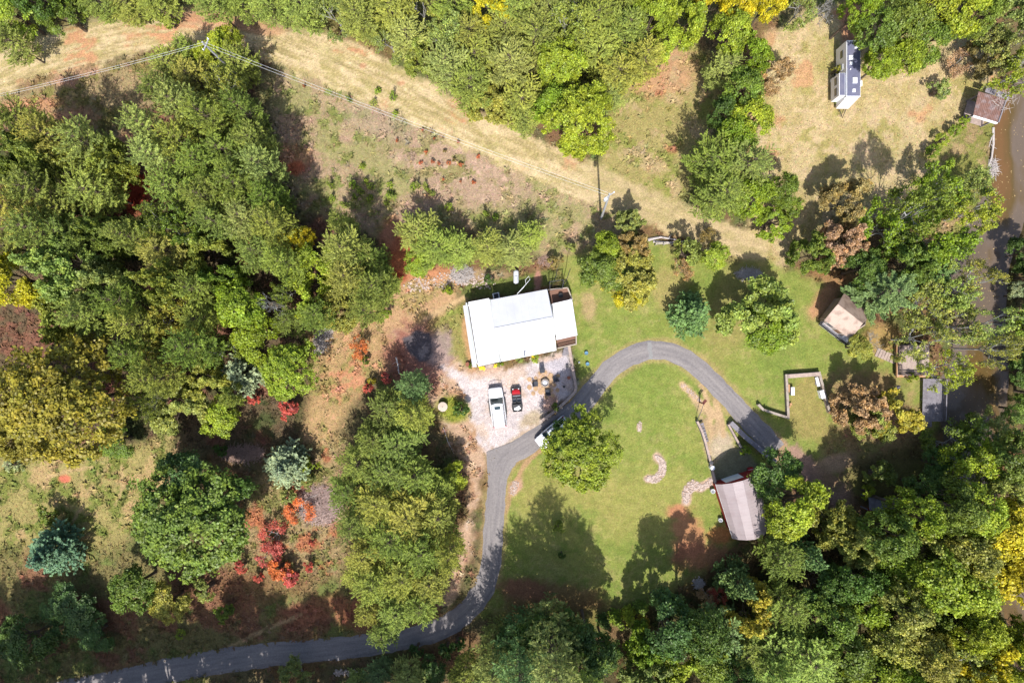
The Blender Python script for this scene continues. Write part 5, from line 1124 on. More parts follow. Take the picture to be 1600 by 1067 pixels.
simple('white_freezer', 'larger white chest inside the garden plot by the river-side wall', 'chest', (*G(1281, 615.5), 0), [('body', WHITE, lambda mb: mb.box((0, 0, 0.4), (0.5, 1.05, 0.8))), ('lid', WHITE, lambda mb: mb.box((0, 0, 0.83), (0.54, 1.1, 0.05))), ('handle', DARK, lambda mb: mb.box((-0.29, 0, 0.8), (0.03, 0.25, 0.03)))], rz=0.27)
simple('white_barrel_row', 'long slim white cylinder leaning inside the garden plot corner', 'tank', (*G(1275.8, 596), 0), [('body', WHITE, lambda mb: mb.tube([(-0.15, 0.6, 0.3), (0.15, -0.6, 0.3)], [0.2, 0.22], 12)), ('stand', GREYBOARD, lambda mb: mb.box((0, 0, 0.05), (0.4, 0.9, 0.1)))])
mb = MB(); beam(mb, (*G(1230.5, 600), 0.5), (*G(1230.5, 612), 0.5), 0.22, 0.5); tag(mb.build('orange_planter_box', NEWWOOD), 'narrow orange wooden box beside the white box in the plot', 'planter box')
mb = MB(); mb.box((*G(1234, 631), 0.2), (0.3, 0.3, 0.4)); mb.box((*G(1232.5, 635), 0.15), (0.35, 0.2, 0.3), 0.4); tag(mb.build('wooden_crate', NEWWOOD), 'small wooden crates at the lower end of the garden plot', 'crate')

# --- barn -----------------------------------------------------------
bx_, by_ = G(1142, 785)
bn = empty('barn', (bx_, by_, 0), 0, 'red barn with rounded pinkish-grey metal roof at the lawn foot', 'barn')
e0, e1, e2, e3 = W(1118.5, 756.5, 3.0), W(1187.0, 734.5, 3.0), W(1197.5, 829.5, 3.0), W(1145.0, 841.0, 3.0)   # nw ne se sw eaves
def arc(a, b, t, zr):
    p = lerp(a, b, t); return Vector((p.x, p.y, 3.0 + zr * math.sin(math.pi * t) ** 0.75))
ts = [0, 0.1, 0.28, 0.5, 0.72, 0.9, 1]
for i in range(6):
    q = [arc(e0, e1, ts[i], 2.0), arc(e0, e1, ts[i + 1], 2.0), arc(e3, e2, ts[i + 1], 2.0), arc(e3, e2, ts[i], 2.0)]
    q = [q[0], q[3], q[2], q[1]]
    roof(q, 9, PINKROOF, bn, ribs=2, th=0.04, rib_h=0.014)
bw = [(p.x, p.y) for p in inset([e3, e2, e1, e0], 0.65)]
walls(bw, -0.1, 2.95, REDWALL, bn)
ins = [Vector((*p, 0)) for p in bw]                                  # se.. order: sw se ne nw
for a, b in ((ins[0], ins[1]), (ins[3], ins[2])):
    mb = MB(); d_ = (b - a).normalized(); n_ = Vector((-d_.y, d_.x, 0)) * 0.07; prof = [lerp(a, b, t) + Vector((0, 0, 2.9 + 2.0 * math.sin(math.pi * min(max(t, 0.001), 0.999)) ** 0.75)) for t in (0.03, 0.1, 0.28, 0.5, 0.72, 0.9, 0.97)]
    ring = [lerp(a, b, 0.03) + Vector((0, 0, 2.9))] + prof[1:-1] + [lerp(a, b, 0.97) + Vector((0, 0, 2.9))]
    mb.hexa([p - n_ for p in ring], [p + n_ for p in ring]); mb.build('gable', REDWALL, bn)
for t, z in ((0.2, 1.9), (0.75, 1.9)): opening(bw[3], bw[0], t, z, 0.9, 0.9, bn, frame=WHITE)
opening(bw[2], bw[3], 0.55, 1.2, 2.4, 2.3, bn, 'door', WHITE, frame=REDWALL)
mb = MB(); beam(mb, e0 + Vector((0, 0, -0.02)), e3 + Vector((0, 0, -0.02)), 0.08, 0.14); mb.build('eave_board', WHITE, bn)
low_wall('timber-topped wall with steps running from lawn pole to barn corner', [(1087, 657), (1094, 672), (1100, 690), (1107, 718), (1115, 752)], 0.8, 0.18, 0.9, GREYBOARD, TANBOARD, 0.28)
for i in range(6):
    pass
st_ = empty('garden_steps', (*G(1097, 678), 0), 0, 'purple-grey plank steps beside the wall above the barn', 'steps')
for i in range(7):
    a, b = G(1091.5 + i * 1.5, 663 + i * 4.4), G(1097.5 + i * 1.5, 661 + i * 4.4); mb = MB(); beam(mb, (*a, 0.62 - i * 0.08), (*b, 0.62 - i * 0.08), 0.3, 0.12); mb.build('plank', GREYBOARD, st_)
low_wall('short wall beside the barn ramp meeting the driveway side wall', [(1135.5, 662), (1145, 679), (1155, 697)], 0.7, 0.15, 0.9, GREYBOARD, TANBOARD, 0.24)
low_wall('wide grey plank-topped wall between the barn yard and driveway', [(1138.5, 659), (1160, 680), (1182, 699), (1205, 718)], 0.9, 0.4, 1.1, GREYBOARD, GREYBOARD, 0.62)
lg = Vector((*G(1087, 656), 0)); mb = MB()
fr = empty('leaning_rail', tuple(lg), 0, 'thin dark rail running up to a rusty post top in the lawn', 'rail')
mb.tube([(*G(1087, 656), 0.7), (*G(1092, 640), 1.2), (*G(1095, 625), 1.7)], 0.04, 5); mb.build('rail', DARK, fr)
mb = MB(); mb.box((*G(1092.5, 628), 0.95), (0.14, 0.14, 1.9)); mb.build('post', mat('rusty_steel', A(120, 60, 50), 0.8), fr)
mb = MB(); mb.box((*G(1094.5, 626), 1.85), (0.7, 0.35, 0.1), 0.9); mb.build('bird_tray', mat('rusty_steel', A(120, 60, 50), 0.8), fr)
simple('white_drum', 'white drum standing against the wall near the barn corner', 'drum', (*G(1110.5, 729), 0), [('body', WHITE, lambda mb: mb.lathe((0, 0, 0), [(0.28, 0), (0.3, 0.3), (0.28, 0.9)], 14)), ('lid', SILVER, lambda mb: mb.lathe((0, 0, 0.9), [(0.3, 0), (0.3, 0.05), (0.05, 0.07)], 14))])
simple('blue_drum', 'dark barrel just above the white drum by the wall', 'drum', (*G(1108.5, 721), 0), [('body', DARK, lambda mb: mb.lathe((0, 0, 0), [(0.26, 0), (0.29, 0.4), (0.26, 0.85)], 14)), ('lid', DARK, lambda mb: mb.lathe((0, 0, 0.85), [(0.27, 0), (0.27, 0.04), (0.05, 0.05)], 14))])
simple('red_cooler', 'bright red cooler in the shade at the barn front', 'cooler', (*G(1171, 732), 0), [('body', REDP, lambda mb: mb.box((0, 0, 0.25), (0.62, 0.42, 0.5))), ('lid', REDP, lambda mb: mb.box((0, 0, 0.54), (0.66, 0.46, 0.07))), ('handle', WHITE, lambda mb: mb.tube([(-0.35, 0, 0.4), (-0.38, 0, 0.62), (0.38, 0, 0.62), (0.35, 0, 0.4)], 0.02, 5))], rz=0.2)
for x, y, s_, lab in ((1118, 770, 0.5, 'upper white bucket against the red barn wall'), (1130, 815, 0.45, 'lower white bucket against the red barn wall')):
    mb = MB(); g_ = G(x - 6, y - 4); mb.lathe((*g_, 0), [(s_ * 0.5, 0), (s_ * 0.6, s_ * 1.3), (s_ * 0.5, s_ * 1.25), (s_ * 0.4, 0.1)], 12); tag(mb.build('white_bucket', WHITE), lab, 'bucket')

# --- tan cabin ------------------------------------------------------
cb_ = empty('cabin', (*G(1318, 496), 0), 0, 'tan metal-roofed cabin with white deck strip under the hemlock', 'cabin')
ZR, ZE = 4.6, 2.8
rA, rB = W(1308.5, 475.5, ZR), W(1347.5, 506, ZR); nA, nB = W(1318.5, 458.5, ZE), W(1362, 491, ZE); sA, sB = W(1288, 500, ZE), W(1329, 530, ZE)
roof([sA, sB, rB, rA], 6, TANROOF, cb_, ribs=3); roof([nA, nB, rB, rA], 6, TANROOF, cb_, ribs=3)
mb = MB(); mb.tube([rA + Vector((0, 0, 0.06)), rB + Vector((0, 0, 0.06))], 0.08, 6); mb.build('ridge_cap', TANROOF, cb_)
cw = [(p.x, p.y) for p in inset([sA, sB, nB, nA], 0.5)]; walls(cw, 0.3, 2.7, TANBOARD, cb_)
for a, b, c in ((Vector((*cw[0], 2.65)), Vector((*cw[3], 2.65)), rA), (Vector((*cw[1], 2.65)), Vector((*cw[2], 2.65)), rB)):
    m0 = (a + b) / 2; t_ = Vector((m0.x, m0.y, 4.3)); n_ = (b - a).cross(Vector((0, 0, 1))).normalized() * 0.06; mb = MB(); mb.hexa([a - n_, b - n_, t_ - n_], [a + n_, b + n_, t_ + n_]); mb.build('gable', TANBOARD, cb_)
opening(cw[0], cw[1], 0.3, 1.7, 0.9, 1.0, cb_); opening(cw[0], cw[1], 0.7, 1.3, 0.9, 2.0, cb_, 'door', DOORW)
pa, pb, pc, pd = W(1278.5, 506.5, 0.6), W(1320.5, 539, 0.6), W(1331, 528, 0.6), W(1290, 496, 0.6)
boards([pa, pb, pc, pd], 0.6, 0.14, mat('white_deck_paint', (0.62, 0.62, 0.66), 0.7, var=0.1), cb_); railing([pd, pa, pb, pc], 0.6, 0.85, DARK, cb_)

# --- decks on the river --------------------------------------------
dq = [(1402.6, 538), (1452, 538), (1452, 588), (1402.6, 588)]; ZD = 1.0
P4 = [W(x, y, ZD) for x, y in dq]
sd_ = empty('river_deck', (P4[0].x, P4[0].y, 0), 0, 'square tan plank deck with dark railings above the river', 'deck')
boards([P4[3], P4[2], P4[1], P4[0]], ZD, 0.16, TANBOARD, sd_, along=1); RW = mat('dark_railing_wood', A(98, 84, 82), 0.8, var=0.2)
railing([lerp(P4[0], P4[3], 0.48), P4[0] + Vector((0.1, -0.1, 0)), P4[1] + Vector((0, -0.1, 0))], ZD, 0.9, RW, sd_); railing([lerp(P4[0], P4[3], 0.62), P4[3] + Vector((0.1, 0.28, 0)), P4[2] + Vector((0, 0.28, 0))], ZD, 0.9, RW, sd_)
mb = MB(); beam(mb, P4[3] + Vector((-0.1, 0.02, -0.0)), P4[2] + Vector((0, 0.02, 0)), 0.3, 0.25); beam(mb, P4[3] + Vector((-0.06, -0.0, -0.02)), P4[0] + Vector((-0.06, 0, -0.02)), 0.14, 0.25); mb.build('edge_board', NEWWOOD, sd_)
for u in (0.04, 0.5, 0.96):
    for v in (0.04, 0.96): p = plane_pt(P4, u, v); mb = MB(); mb.box((p.x, p.y, -0.1), (0.18, 0.18, 2.0)); mb.build('deck_post', GREYBOARD, sd_)
wk = empty('footpath', (*G(1388, 558), 0), 0, 'short tan stepping walkway leading from cabin to square deck', 'walkway')
for i in range(8):
    t = i / 7; p = Vector((*G(1371 + 31 * t, 550.5 + 13 * t), 0)); mb = MB(); mb.box((p.x, p.y, 0.05 + 0.02 * (i % 2)), (0.36, 1.15, 0.1), -0.42 + 0.03 * (i % 3)); mb.build('paver', TANBOARD, wk)
dq = [(1442.5, 591.5), (1474, 592), (1472.5, 656.5), (1441, 656.5)]; ZK = 0.7; P5 = [W(x, y, ZK) for x, y in dq]
dk_ = empty('boat_dock', (P5[0].x, P5[0].y, 0), 0, 'long grey weathered plank dock with one railing at the waterside', 'dock')
boards([P5[0], P5[1], P5[2], P5[3]], ZK, 0.16, GREYBOARD, dk_, along=1); railing([P5[1] + Vector((-0.08, 0, 0)), P5[2] + Vector((-0.08, 0, 0))], ZK, 0.9, GREYBOARD, dk_)
mb = MB(); beam(mb, P5[3] + Vector((-0.3, -0.08, 0.02)), P5[2] + Vector((0, -0.08, 0.02)), 0.14, 0.2); mb.build('edge_board', GREYBOARD, dk_)
for u in (0.05, 0.95):
    for v in (0.03, 0.5, 0.97): p = plane_pt(P5, u, v); mb = MB(); mb.box((p.x, p.y, -0.7), (0.2, 0.2, 2.7)); mb.build('deck_post', GREYBOARD, dk_)
for i in range(4):
    a, b = W(1443 + i, 660 + i * 2.6, 0.5 - i * 0.2), W(1456, 660 + i * 2.6, 0.5 - i * 0.2); mb = MB(); beam(mb, a, b, 0.28, 0.06); mb.build('step', GREYBOARD, dk_)
dish = empty('satellite_dish', (*G(1396, 603), 0), 0, 'pale grey tilted dish on the grass below the square deck', 'dish')
mb = MB(); mb.lathe((0, 0, 0), [(0.02, 0), (0.2, 0.03), (0.34, 0.1), (0.35, 0.12), (0.2, 0.06), (0.02, 0.03)], 16); Rm = Matrix.Rotation(math.radians(40), 3, 'X'); mb.v = [tuple(Rm @ Vector(v) + Vector((0, 0, 0.9))) for v in mb.v]; mb.build('reflector', GREYBOARD, dish, local=True)
mb = MB(); mb.tube([(0, 0, 0), (0, 0, 0.9)], 0.04, 6); mb.build('mast', DARK, dish, local=True)

# covered dock with rusty roof, upper right
c4 = [W(1528.8, 143.4, 2.6), W(1570.5, 155.6, 2.6), W(1557.8, 191.5, 2.9), W(1520.3, 180, 2.9)]
gz = empty('boathouse', (c4[3].x, c4[3].y, 0), 0, 'small boathouse with rusty brown roof scattered with twigs', 'boathouse')
roof([c4[0], c4[1], c4[2], c4[3]], 5, RUSTROOF, gz, ribs=3)
for a, b in (((1540.5, 139.5), (1556, 145)), ((1557.5, 145.5), (1576.5, 153))):
    mb = MB(); beam(mb, W(*a, 2.5), W(*b, 2.5), 0.75, 0.06); mb.build('plank', GREYBOARD, gz)
mb = MB(); beam(mb, c4[3] + Vector((0, -0.12, 0.1)), c4[2] + Vector((0, -0.12, 0.1)), 0.16, 0.3); mb.build('fascia', WHITE, gz); mb = MB(); beam(mb, c4[2] + Vector((0.15, 0, 0.1)), c4[1] + Vector((0.15, 0, 0.1)), 0.16, 0.2); mb.build('fascia', GREYBOARD, gz)
for p2 in inset(c4, 0.4): mb = MB(); mb.box((p2.x, p2.y, 0.55), (0.16, 0.16, 3.9)); mb.build('post', GREYBOARD, gz)
fl_ = inset(c4, 0.3); boards(fl_, 0.35, 0.16, TANBOARD, gz)
def sticks(name, label, cat, x, y, rx, ry, n, m, rot=0, ln=1.2, hgt=0.5, rad=0.025, z0=0.0, seed=0):
    r = random.Random(seed + int(x)); mb = MB(); c = G(x, y); a0 = -math.radians(rot)
    for i in range(n):
        q, a = math.sqrt(r.random()), r.uniform(0, 6.283); u, v = q * math.cos(a) * rx * MPP, q * math.sin(a) * ry * MPP; X_, Y_ = c[0] + u * math.cos(a0) - v * math.sin(a0), c[1] + u * math.sin(a0) + v * math.cos(a0)
        d = r.uniform(0, 3.14); l = r.uniform(0.3, 1) * ln / 2; z = z0 + 0.04 + r.random() * hgt * (1 - q * 0.8); k = r.uniform(-0.2, 0.2)
        mb.tube([(X_ - math.cos(d) * l, Y_ - math.sin(d) * l, z + k * l), (X_ + r.uniform(-0.1, 0.1), Y_ + r.uniform(-0.1, 0.1), z + 0.04), (X_ + math.cos(d) * l, Y_ + math.sin(d) * l, max(z - k * l, z0 + 0.02))], [rad * r.uniform(0.6, 1.4), rad, rad * 0.4], 4, False)
    return tag(mb.build(name, m), label, cat)
STK = mat('grey_sticks', A(222, 212, 206), 0.9, var=0.3, scale=3); STB = mat('brown_sticks', A(190, 158, 142), 0.9, var=0.3, scale=3)
sticks('fallen_twigs', 'pale dead twigs lying across the rusty boathouse roof', 'twigs', 1546, 168, 20, 16, 60, STK, ln=1.5, hgt=0.15, z0=2.95, rad=0.016)

# board platform half hidden under the trees, lower right
pl = empty('board_platform', (*G(1382, 787), 0), 0, 'grey roofed board platform half hidden under the lower trees', 'platform')
q = [W(1357, 777, 1.8), W(1420, 778, 1.8), W(1418, 796, 2.1), W(1358, 797, 2.1)]; roof([q[3], q[2], q[1], q[0]], 8, GREYBOARD, pl, ribs=0, part='plank')
for p in q: mb = MB(); mb.box((p.x, p.y, 0.85), (0.15, 0.15, 1.8)); mb.build('post', GREYBOARD, pl)
mb = MB(); beam(mb, q[3] + Vector((0, -0.1, -0.2)), q[2] + Vector((0, -0.1, -0.2)), 0.06, 1.2); mb.build('side_board', REDWALL, pl)

# --- trailer --------------------------------------------------------
RVW = mat('trailer_white', (0.72, 0.73, 0.76), 0.35, var=0.04, col2=(0.6, 0.61, 0.63), scale2=1, var2=0.4); RVR = mat('trailer_roof', A(122, 124, 150), 0.6, var=0.12, scale=2, col2=A(140, 138, 156), scale2=0.8, var2=0.6)
ZT = 3.5; t0, t1, t2, t3 = W(1325.4, 63, ZT), W(1348.6, 61.8, ZT), W(1345, 151.5, ZT), W(1323, 151.5, ZT)
rv = empty('travel_trailer', ((t0.x + t1.x) / 2, (t0.y + t2.y) / 2, 0), 0, 'long white travel trailer with blue-grey roof and side slide-out', 'trailer')
xl, xr = t3.x, t2.x; yN, yS = t0.y, t2.y
mb = MB(); mb.hexa([(xl, yS, 0.6), (xr, yS, 0.6), (xr, yN, 0.6), (xl, yN, 0.6)], [(xl, yS, ZT - 0.03), (xr, yS, ZT - 0.03), (xr, yN, ZT - 0.03), (xl, yN, ZT - 0.03)]); mb.build('body', RVW, rv, bevel=0.06)
mb = MB(); mb.hexa([(xl + 0.06, yS + 0.1, ZT - 0.03), (xr - 0.06, yS + 0.1, ZT - 0.03), (xr - 0.06, yN - 0.16, ZT - 0.03), (xl + 0.06, yN - 0.16, ZT - 0.03)], [(xl + 0.1, yS + 0.14, ZT + 0.03), (xr - 0.1, yS + 0.14, ZT + 0.03), (xr - 0.1, yN - 0.2, ZT + 0.03), (xl + 0.1, yN - 0.2, ZT + 0.03)]); mb.build('roof', RVR, rv)
mb = MB(); mb.hexa([(xl, yS - 0.55, 0.6), (xr - 0.15, yS - 0.55, 0.6), (xr, yS, 0.6), (xl, yS, 0.6)], [(xl, yS - 0.12, 2.9), (xr - 0.15, yS - 0.12, 2.9), (xr, yS, 2.9), (xl, yS, 2.9)]); mb.build('nose', RVW, rv, bevel=0.05)
s0 = W(1311.2, 114.2, 3.1); s1 = W(1311.2, 150, 3.1); sx, sn, ss = s0.x, s0.y, s1.y
mb = MB(); mb.hexa([(sx, ss, 0.8), (xl, ss, 0.8), (xl, sn, 0.8), (sx, sn, 0.8)], [(sx, ss, 3.1), (xl, ss, 3.1), (xl, sn, 3.1), (sx, sn, 3.1)]); so_ = mb.build('slide_out', RVW, rv, bevel=0.03)
mb = MB(); mb.box(((sx + xl) / 2, (sn + ss) / 2, 3.125), (xl - sx - 0.12, sn - ss - 0.14, 0.04)); mb.build('slide_roof', RVR, rv)
for x, y, wx_, wy_ in ((1337.8, 73, 0.42, 0.5), (1330, 90.2, 0.6, 0.62), (1330, 99.2, 0.42, 0.42), (1336, 125.6, 0.6, 0.78), (1334.2, 141.6, 0.42, 0.42), (1345.5, 130.4, 0.25, 0.75), (1328.8, 108.6, 0.14, 0.14)):
    p = W(x, y, 3.6); mb = MB(); mb.box((p.x, p.y, ZT + 0.11), (wx_, wy_, 0.17), 0, 0.85); mb.build('roof_vent', WHITE, rv, bevel=0.02)
for y0, z, xx in ((yN - 1.3, 2.2, xl), (sn - 0.8, 2.2, sx), (ss + 0.8, 2.2, sx)):
    mb = MB(); mb.box((xx - 0.02, y0, z), (0.05, 0.95, 0.65)); mb.build('window', GLASS, rv)
mb = MB(); mb.box((xl - 0.02, yN - 3.0, 1.6), (0.05, 0.7, 1.9)); mb.build('door', RVW, rv)
for x_ in (xl + 0.15, xr - 0.15):
    for dy in (-0.45, 0.45):
        mb = MB(); mb.lathe((0, 0, 0), [(0.1, -0.12), (0.33, -0.12), (0.36, -0.08), (0.36, 0.08), (0.33, 0.12), (0.1, 0.12)], 16); mb.v = [(x_ + z, (yN + yS) / 2 + dy + x, 0.36 + y) for x, y, z in mb.v]; mb.build('wheel', BLACKP, rv)
mb = MB(); mb.tube([(xl + 0.4, yS - 0.5, 0.55), ((xl + xr) / 2, yS - 1.7, 0.5), (xr - 0.4, yS - 0.5, 0.55)], 0.06, 6); mb.build('tow_hitch', DARK, rv)
mb = MB(); mb.box((*G(1299, 127), 0.35), (0.35, 0.35, 0.7)); tag(mb.build('utility_box', WHITE), 'small white box on a post beside the trailer slide-out', 'utility box')
plant('b', 1316, 91, 5, 2.5, 'lime', 'lime bush growing against the long trailer wall')
plant('b', 1307, 110, 7, 2.0, 'olive', 'yellowish bush at the upper end of the trailer slide-out')
plant('b', 1308, 156, 6, 1.0, 'grn', 'small green plant under the trailer nose')

# --- vehicles --------------------------------------------------------
CARP = mat('white_car_paint', (0.74, 0.75, 0.77), 0.22, var=0.02, spec=0.6); CGL = mat('car_glass', (0.015, 0.035, 0.04), 0.06, spec=0.9, var=0.02); TYRE = mat('tyre', (0.02, 0.02, 0.02), 0.9); CHROME = mat('chrome', (0.5, 0.5, 0.52), 0.25, metal=0.8, var=0.02)
LAMPW = mat('headlight_lens', (0.6, 0.62, 0.65), 0.15); LAMPR = mat('tail_light', (0.4, 0.02, 0.02), 0.25)
def wheel(root, x, y, r_, w_, name='wheel'):
    mb = MB(); mb.lathe((0, 0, 0), [(r_ * 0.6, -w_ / 2), (r_ * 0.93, -w_ / 2), (r_, -w_ * 0.35), (r_, w_ * 0.35), (r_ * 0.93, w_ / 2), (r_ * 0.6, w_ / 2)], 18); mb.v = [(x + a, y + c, r_ + b) for a, b, c in mb.v]; o = mb.build(name, TYRE, root, local=True)
    mb = MB(); mb.lathe((0, 0, 0), [(r_ * 0.62, -w_ * 0.42), (r_ * 0.62, w_ * 0.42)], 12); mb.v = [(x + a, y + c, r_ + b) for a, b, c in mb.v]; mb.build('rim', CHROME, o, local=True)
def loft(mb, secs):                        # secs: lists of equal length rings
    n = len(mb.v); k = len(secs[0])
    for s_ in secs: mb.v += [tuple(p) for p in s_]
    for i in range(len(secs) - 1):
        for j in range(k): a = n + i * k + j; b = n + i * k + (j + 1) % k; mb.f.append((a, b, b + k, a + k))
    mb.f.append(tuple(n + j for j in reversed(range(k)))); mb.f.append(tuple(n + (len(secs) - 1) * k + j for j in range(k)))
def suv(loc, rz, label, L_=5.2, Wd=1.95, Ht=1.88, rack=True, guard=True, sunroof=True):
    """+x is the nose"""
    t = empty('parked_suv', loc, rz, label, 'suv'); f = L_ / 5.2; hw = Wd / 2
    mb = MB(); secs = []
    for x, w_, zb, zt in ((-2.6, 0.86, 0.5, 1.02), (-2.5, 0.95, 0.38, 1.1), (-1.5, 1, 0.34, 1.12), (0.9, 1, 0.34, 1.1), (1.25, 0.99, 0.34, 1.1), (2.1, 0.96, 0.36, 1.02), (2.45, 0.88, 0.4, 0.94), (2.6, 0.72, 0.48, 0.8)):
        h_ = hw * w_; secs.append([(x * f, -h_ * 0.96, zb), (x * f, -h_, zb + 0.15), (x * f, -h_, zt - 0.16), (x * f, -h_ * 0.93, zt - 0.03), (x * f, -h_ * 0.8, zt), (x * f, 0, zt + 0.03), (x * f, h_ * 0.8, zt), (x * f, h_ * 0.93, zt - 0.03), (x * f, h_, zt - 0.16), (x * f, h_, zb + 0.15), (x * f, h_ * 0.96, zb)])
    loft(mb, secs); mb.build('body', CARP, t, local=True, smooth=False)
    a, b = hw * 0.9, hw * 0.72; zt = Ht - 0.03
    mb = MB(); loft(mb, [[(x * f, -w0, 1.08), (x * f + dx, -w1, z1), (x * f + dx, w1, z1), (x * f, w0, 1.08)] for x, dx, w0, w1, z1 in ((-2.5, 0.2, a, b, zt - 0.02), (-1.0, 0, a, b + 0.02, zt), (0.3, 0.05, a, b + 0.01, zt), (1.3, -0.75, a, b, zt - 0.03))]); mb.build('windows', CGL, t, local=True)
    mb = MB(); secs = []
    for x, w_, z in ((-2.36, 0.9, Ht - 0.08), (-2.2, 1, Ht - 0.03), (0.1, 1.02, Ht), (0.42, 1, Ht - 0.03), (0.56, 0.94, Ht - 0.08)):
        h_ = (b + 0.05) * w_; secs.append([(x * f, -h_, z - 0.07), (x * f, -h_ * 0.95, z), (x * f, 0, z + 0.035), (x * f, h_ * 0.95, z), (x * f, h_, z - 0.07)])
    loft(mb, secs); mb.build('roof', CARP, t, local=True)
    for s_ in (-1, 1):
        for x0, x1 in ((-2.32, 0.5),):
            pass
        for x in (-1.55, -0.55, 0.42):
            mb = MB(); beam(mb, (x * f, s_ * (a - 0.0), 1.1), (x * f, s_ * (b + 0.04), Ht - 0.1), 0.09, 0.05); mb.build('pillar', CARP, t, local=True)
        mb = MB(); mb.box((0.95 * f, s_ * (hw + 0.12), 1.15), (0.14, 0.26, 0.2)); mb.build('mirror', BLACKP, t, local=True, bevel=0.02)
        mb = MB(); mb.box((2.42 * f, s_ * hw * 0.68, 0.84), (0.2, 0.36, 0.14)); mb.build('headlight', LAMPW, t, local=True)
        mb = MB(); mb.box((-2.55 * f, s_ * hw * 0.8, 0.95), (0.1, 0.16, 0.42)); mb.build('tail_light', LAMPR, t, local=True)
        if rack: mb = MB(); mb.tube([(-2.1 * f, s_ * b * 0.97, Ht + 0.02), (-2.0 * f, s_ * b * 0.97, Ht + 0.09), (0.1 * f, s_ * b * 0.97, Ht + 0.1), (0.25 * f, s_ * b * 0.97, Ht + 0.02)], 0.022, 5); mb.build('roof_rail', DARK, t, local=True)
        mb = MB(); beam(mb, (-1.1 * f, s_ * (hw + 0.08), 0.45), (0.95 * f, s_ * (hw + 0.08), 0.45), 0.18, 0.05); mb.build('running_board', BLACKP, t, local=True)
        for x in (-1.6 * f, 1.65 * f): wheel(t, x, s_ * (hw - 0.12), 0.39, 0.27)
    if sunroof: mb = MB(); mb.box((0.0, 0, Ht + 0.03), (0.42, 0.78, 0.02)); mb.build('sunroof', CGL, t, local=True)
    mb = MB(); mb.box((-2.62 * f, 0, 0.55), (0.2, Wd * 0.92, 0.22)); mb.build('rear_bumper', mat('grey_bumper', (0.3, 0.3, 0.32), 0.5), t, local=True, bevel=0.03)
    mb = MB(); mb.box((2.55 * f, 0, 0.5), (0.2, Wd * 0.85, 0.24)); mb.build('front_bumper', mat('grey_bumper', (0.3, 0.3, 0.32), 0.5), t, local=True, bevel=0.03)
    mb = MB(); mb.box((1.12 * f, 0.15, 1.14), (0.03, 0.7, 0.02), 0.1); mb.box((1.12 * f, -0.5, 1.14), (0.03, 0.6, 0.02), 0.1); mb.build('wiper', BLACKP, t, local=True)
    if guard:
        mb = MB(); mb.tube([(2.5, -0.9, 0.7), (2.85, -0.75, 0.9), (2.95, -0.3, 1.0), (2.95, 0.3, 1.0), (2.85, 0.75, 0.9), (2.5, 0.9, 0.7)], 0.03, 6)
        for y in (-0.5, 0, 0.5): mb.tube([(2.7, y, 0.5), (2.93, y, 1.0)], 0.02, 5)
        mb.build('brush_guard', DARK, t, local=True)
    return t
p = W(777.3, 636.5, 1.0); suv((p.x, p.y, 0), math.radians(97.5), 'white suv with sunroof and front brush guard parked on the gravel lot')
p = W(864, 676.5, 1.0); suv((p.x, p.y, 0), math.radians(40 + 180), 'white car parked on the drive half under the round lawn tree', L_=4.9, rack=False, guard=False, sunroof=False)

uc = W(807.2, 624, 0.8); ut = empty('utility_buggy', (uc.x, uc.y, 0), math.radians(95), 'open black utility buggy with red hood beside the white suv', 'buggy')
GRYP = mat('grey_seat', (0.12, 0.13, 0.14), 0.7)
mb = MB(); mb.box((0, 0, 0.5), (2.9, 1.2, 0.3)); mb.box((1.45, 0, 0.55), (0.2, 1.05, 0.3)); mb.build('chassis', BLACKP, ut, local=True, bevel=0.05)
mb = MB(); loft(mb, [[(x, -w_, 0.7), (x, -w_ * 0.9, z), (x, w_ * 0.9, z), (x, w_, 0.7)] for x, w_, z in ((0.62, 0.58, 1.05), (0.9, 0.58, 1.04), (1.2, 0.5, 0.95), (1.36, 0.36, 0.8))]); mb.build('hood', REDP, ut, local=True)
mb = MB(); mb.box((0.5, 0, 0.92), (0.16, 1.15, 0.5)); mb.build('dashboard', GRYP, ut, local=True)
for y in (-0.3, 0.3):
    mb = MB(); mb.box((-0.02, y, 0.75), (0.5, 0.5, 0.2)); mb.build('seat', GRYP, ut, local=True, bevel=0.03)
    mb = MB(); mb.box((-0.32, y, 1.0), (0.12, 0.5, 0.55)); mb.build('backrest', BLACKP, ut, local=True, bevel=0.03)
mb = MB()
for s_ in (-1, 1):
    mb.tube([(0.6, s_ * 0.6, 0.8), (0.25, s_ * 0.55, 1.8), (-0.55, s_ * 0.55, 1.82), (-0.75, s_ * 0.6, 0.8)], 0.03, 6)
for x, z in ((0.25, 1.8), (-0.55, 1.82)): mb.tube([(x, -0.55, z), (x, 0.55, z)], 0.03, 6)
mb.build('roll_cage', DARK, ut, local=True)
bedm = mat('buggy_bed', (0.22, 0.22, 0.24), 0.5)
mb = MB(); mb.box((-1.1, 0, 0.82), (0.95, 1.2, 0.05)); mb.box((-1.1, 0.59, 0.95), (0.95, 0.05, 0.28)); mb.box((-1.1, -0.59, 0.95), (0.95, 0.05, 0.28)); mb.box((-1.56, 0, 0.95), (0.05, 1.12, 0.28)); mb.box((-0.62, 0, 0.95), (0.05, 1.12, 0.28)); mb.build('cargo_bed', BLACKP, ut, local=True)
mb = MB(); mb.box((-1.15, -0.1, 0.92), (0.5, 0.6, 0.12), 0.5); mb.box((-1.2, 0.25, 0.93), (0.3, 0.35, 0.1), 1.2); mb.build('cargo_sack', WHITE, ut, local=True, bevel=0.04)
for x in (-1.05, 1.1):
    for s_ in (-1, 1): wheel(ut, x, s_ * 0.58, 0.32, 0.24)
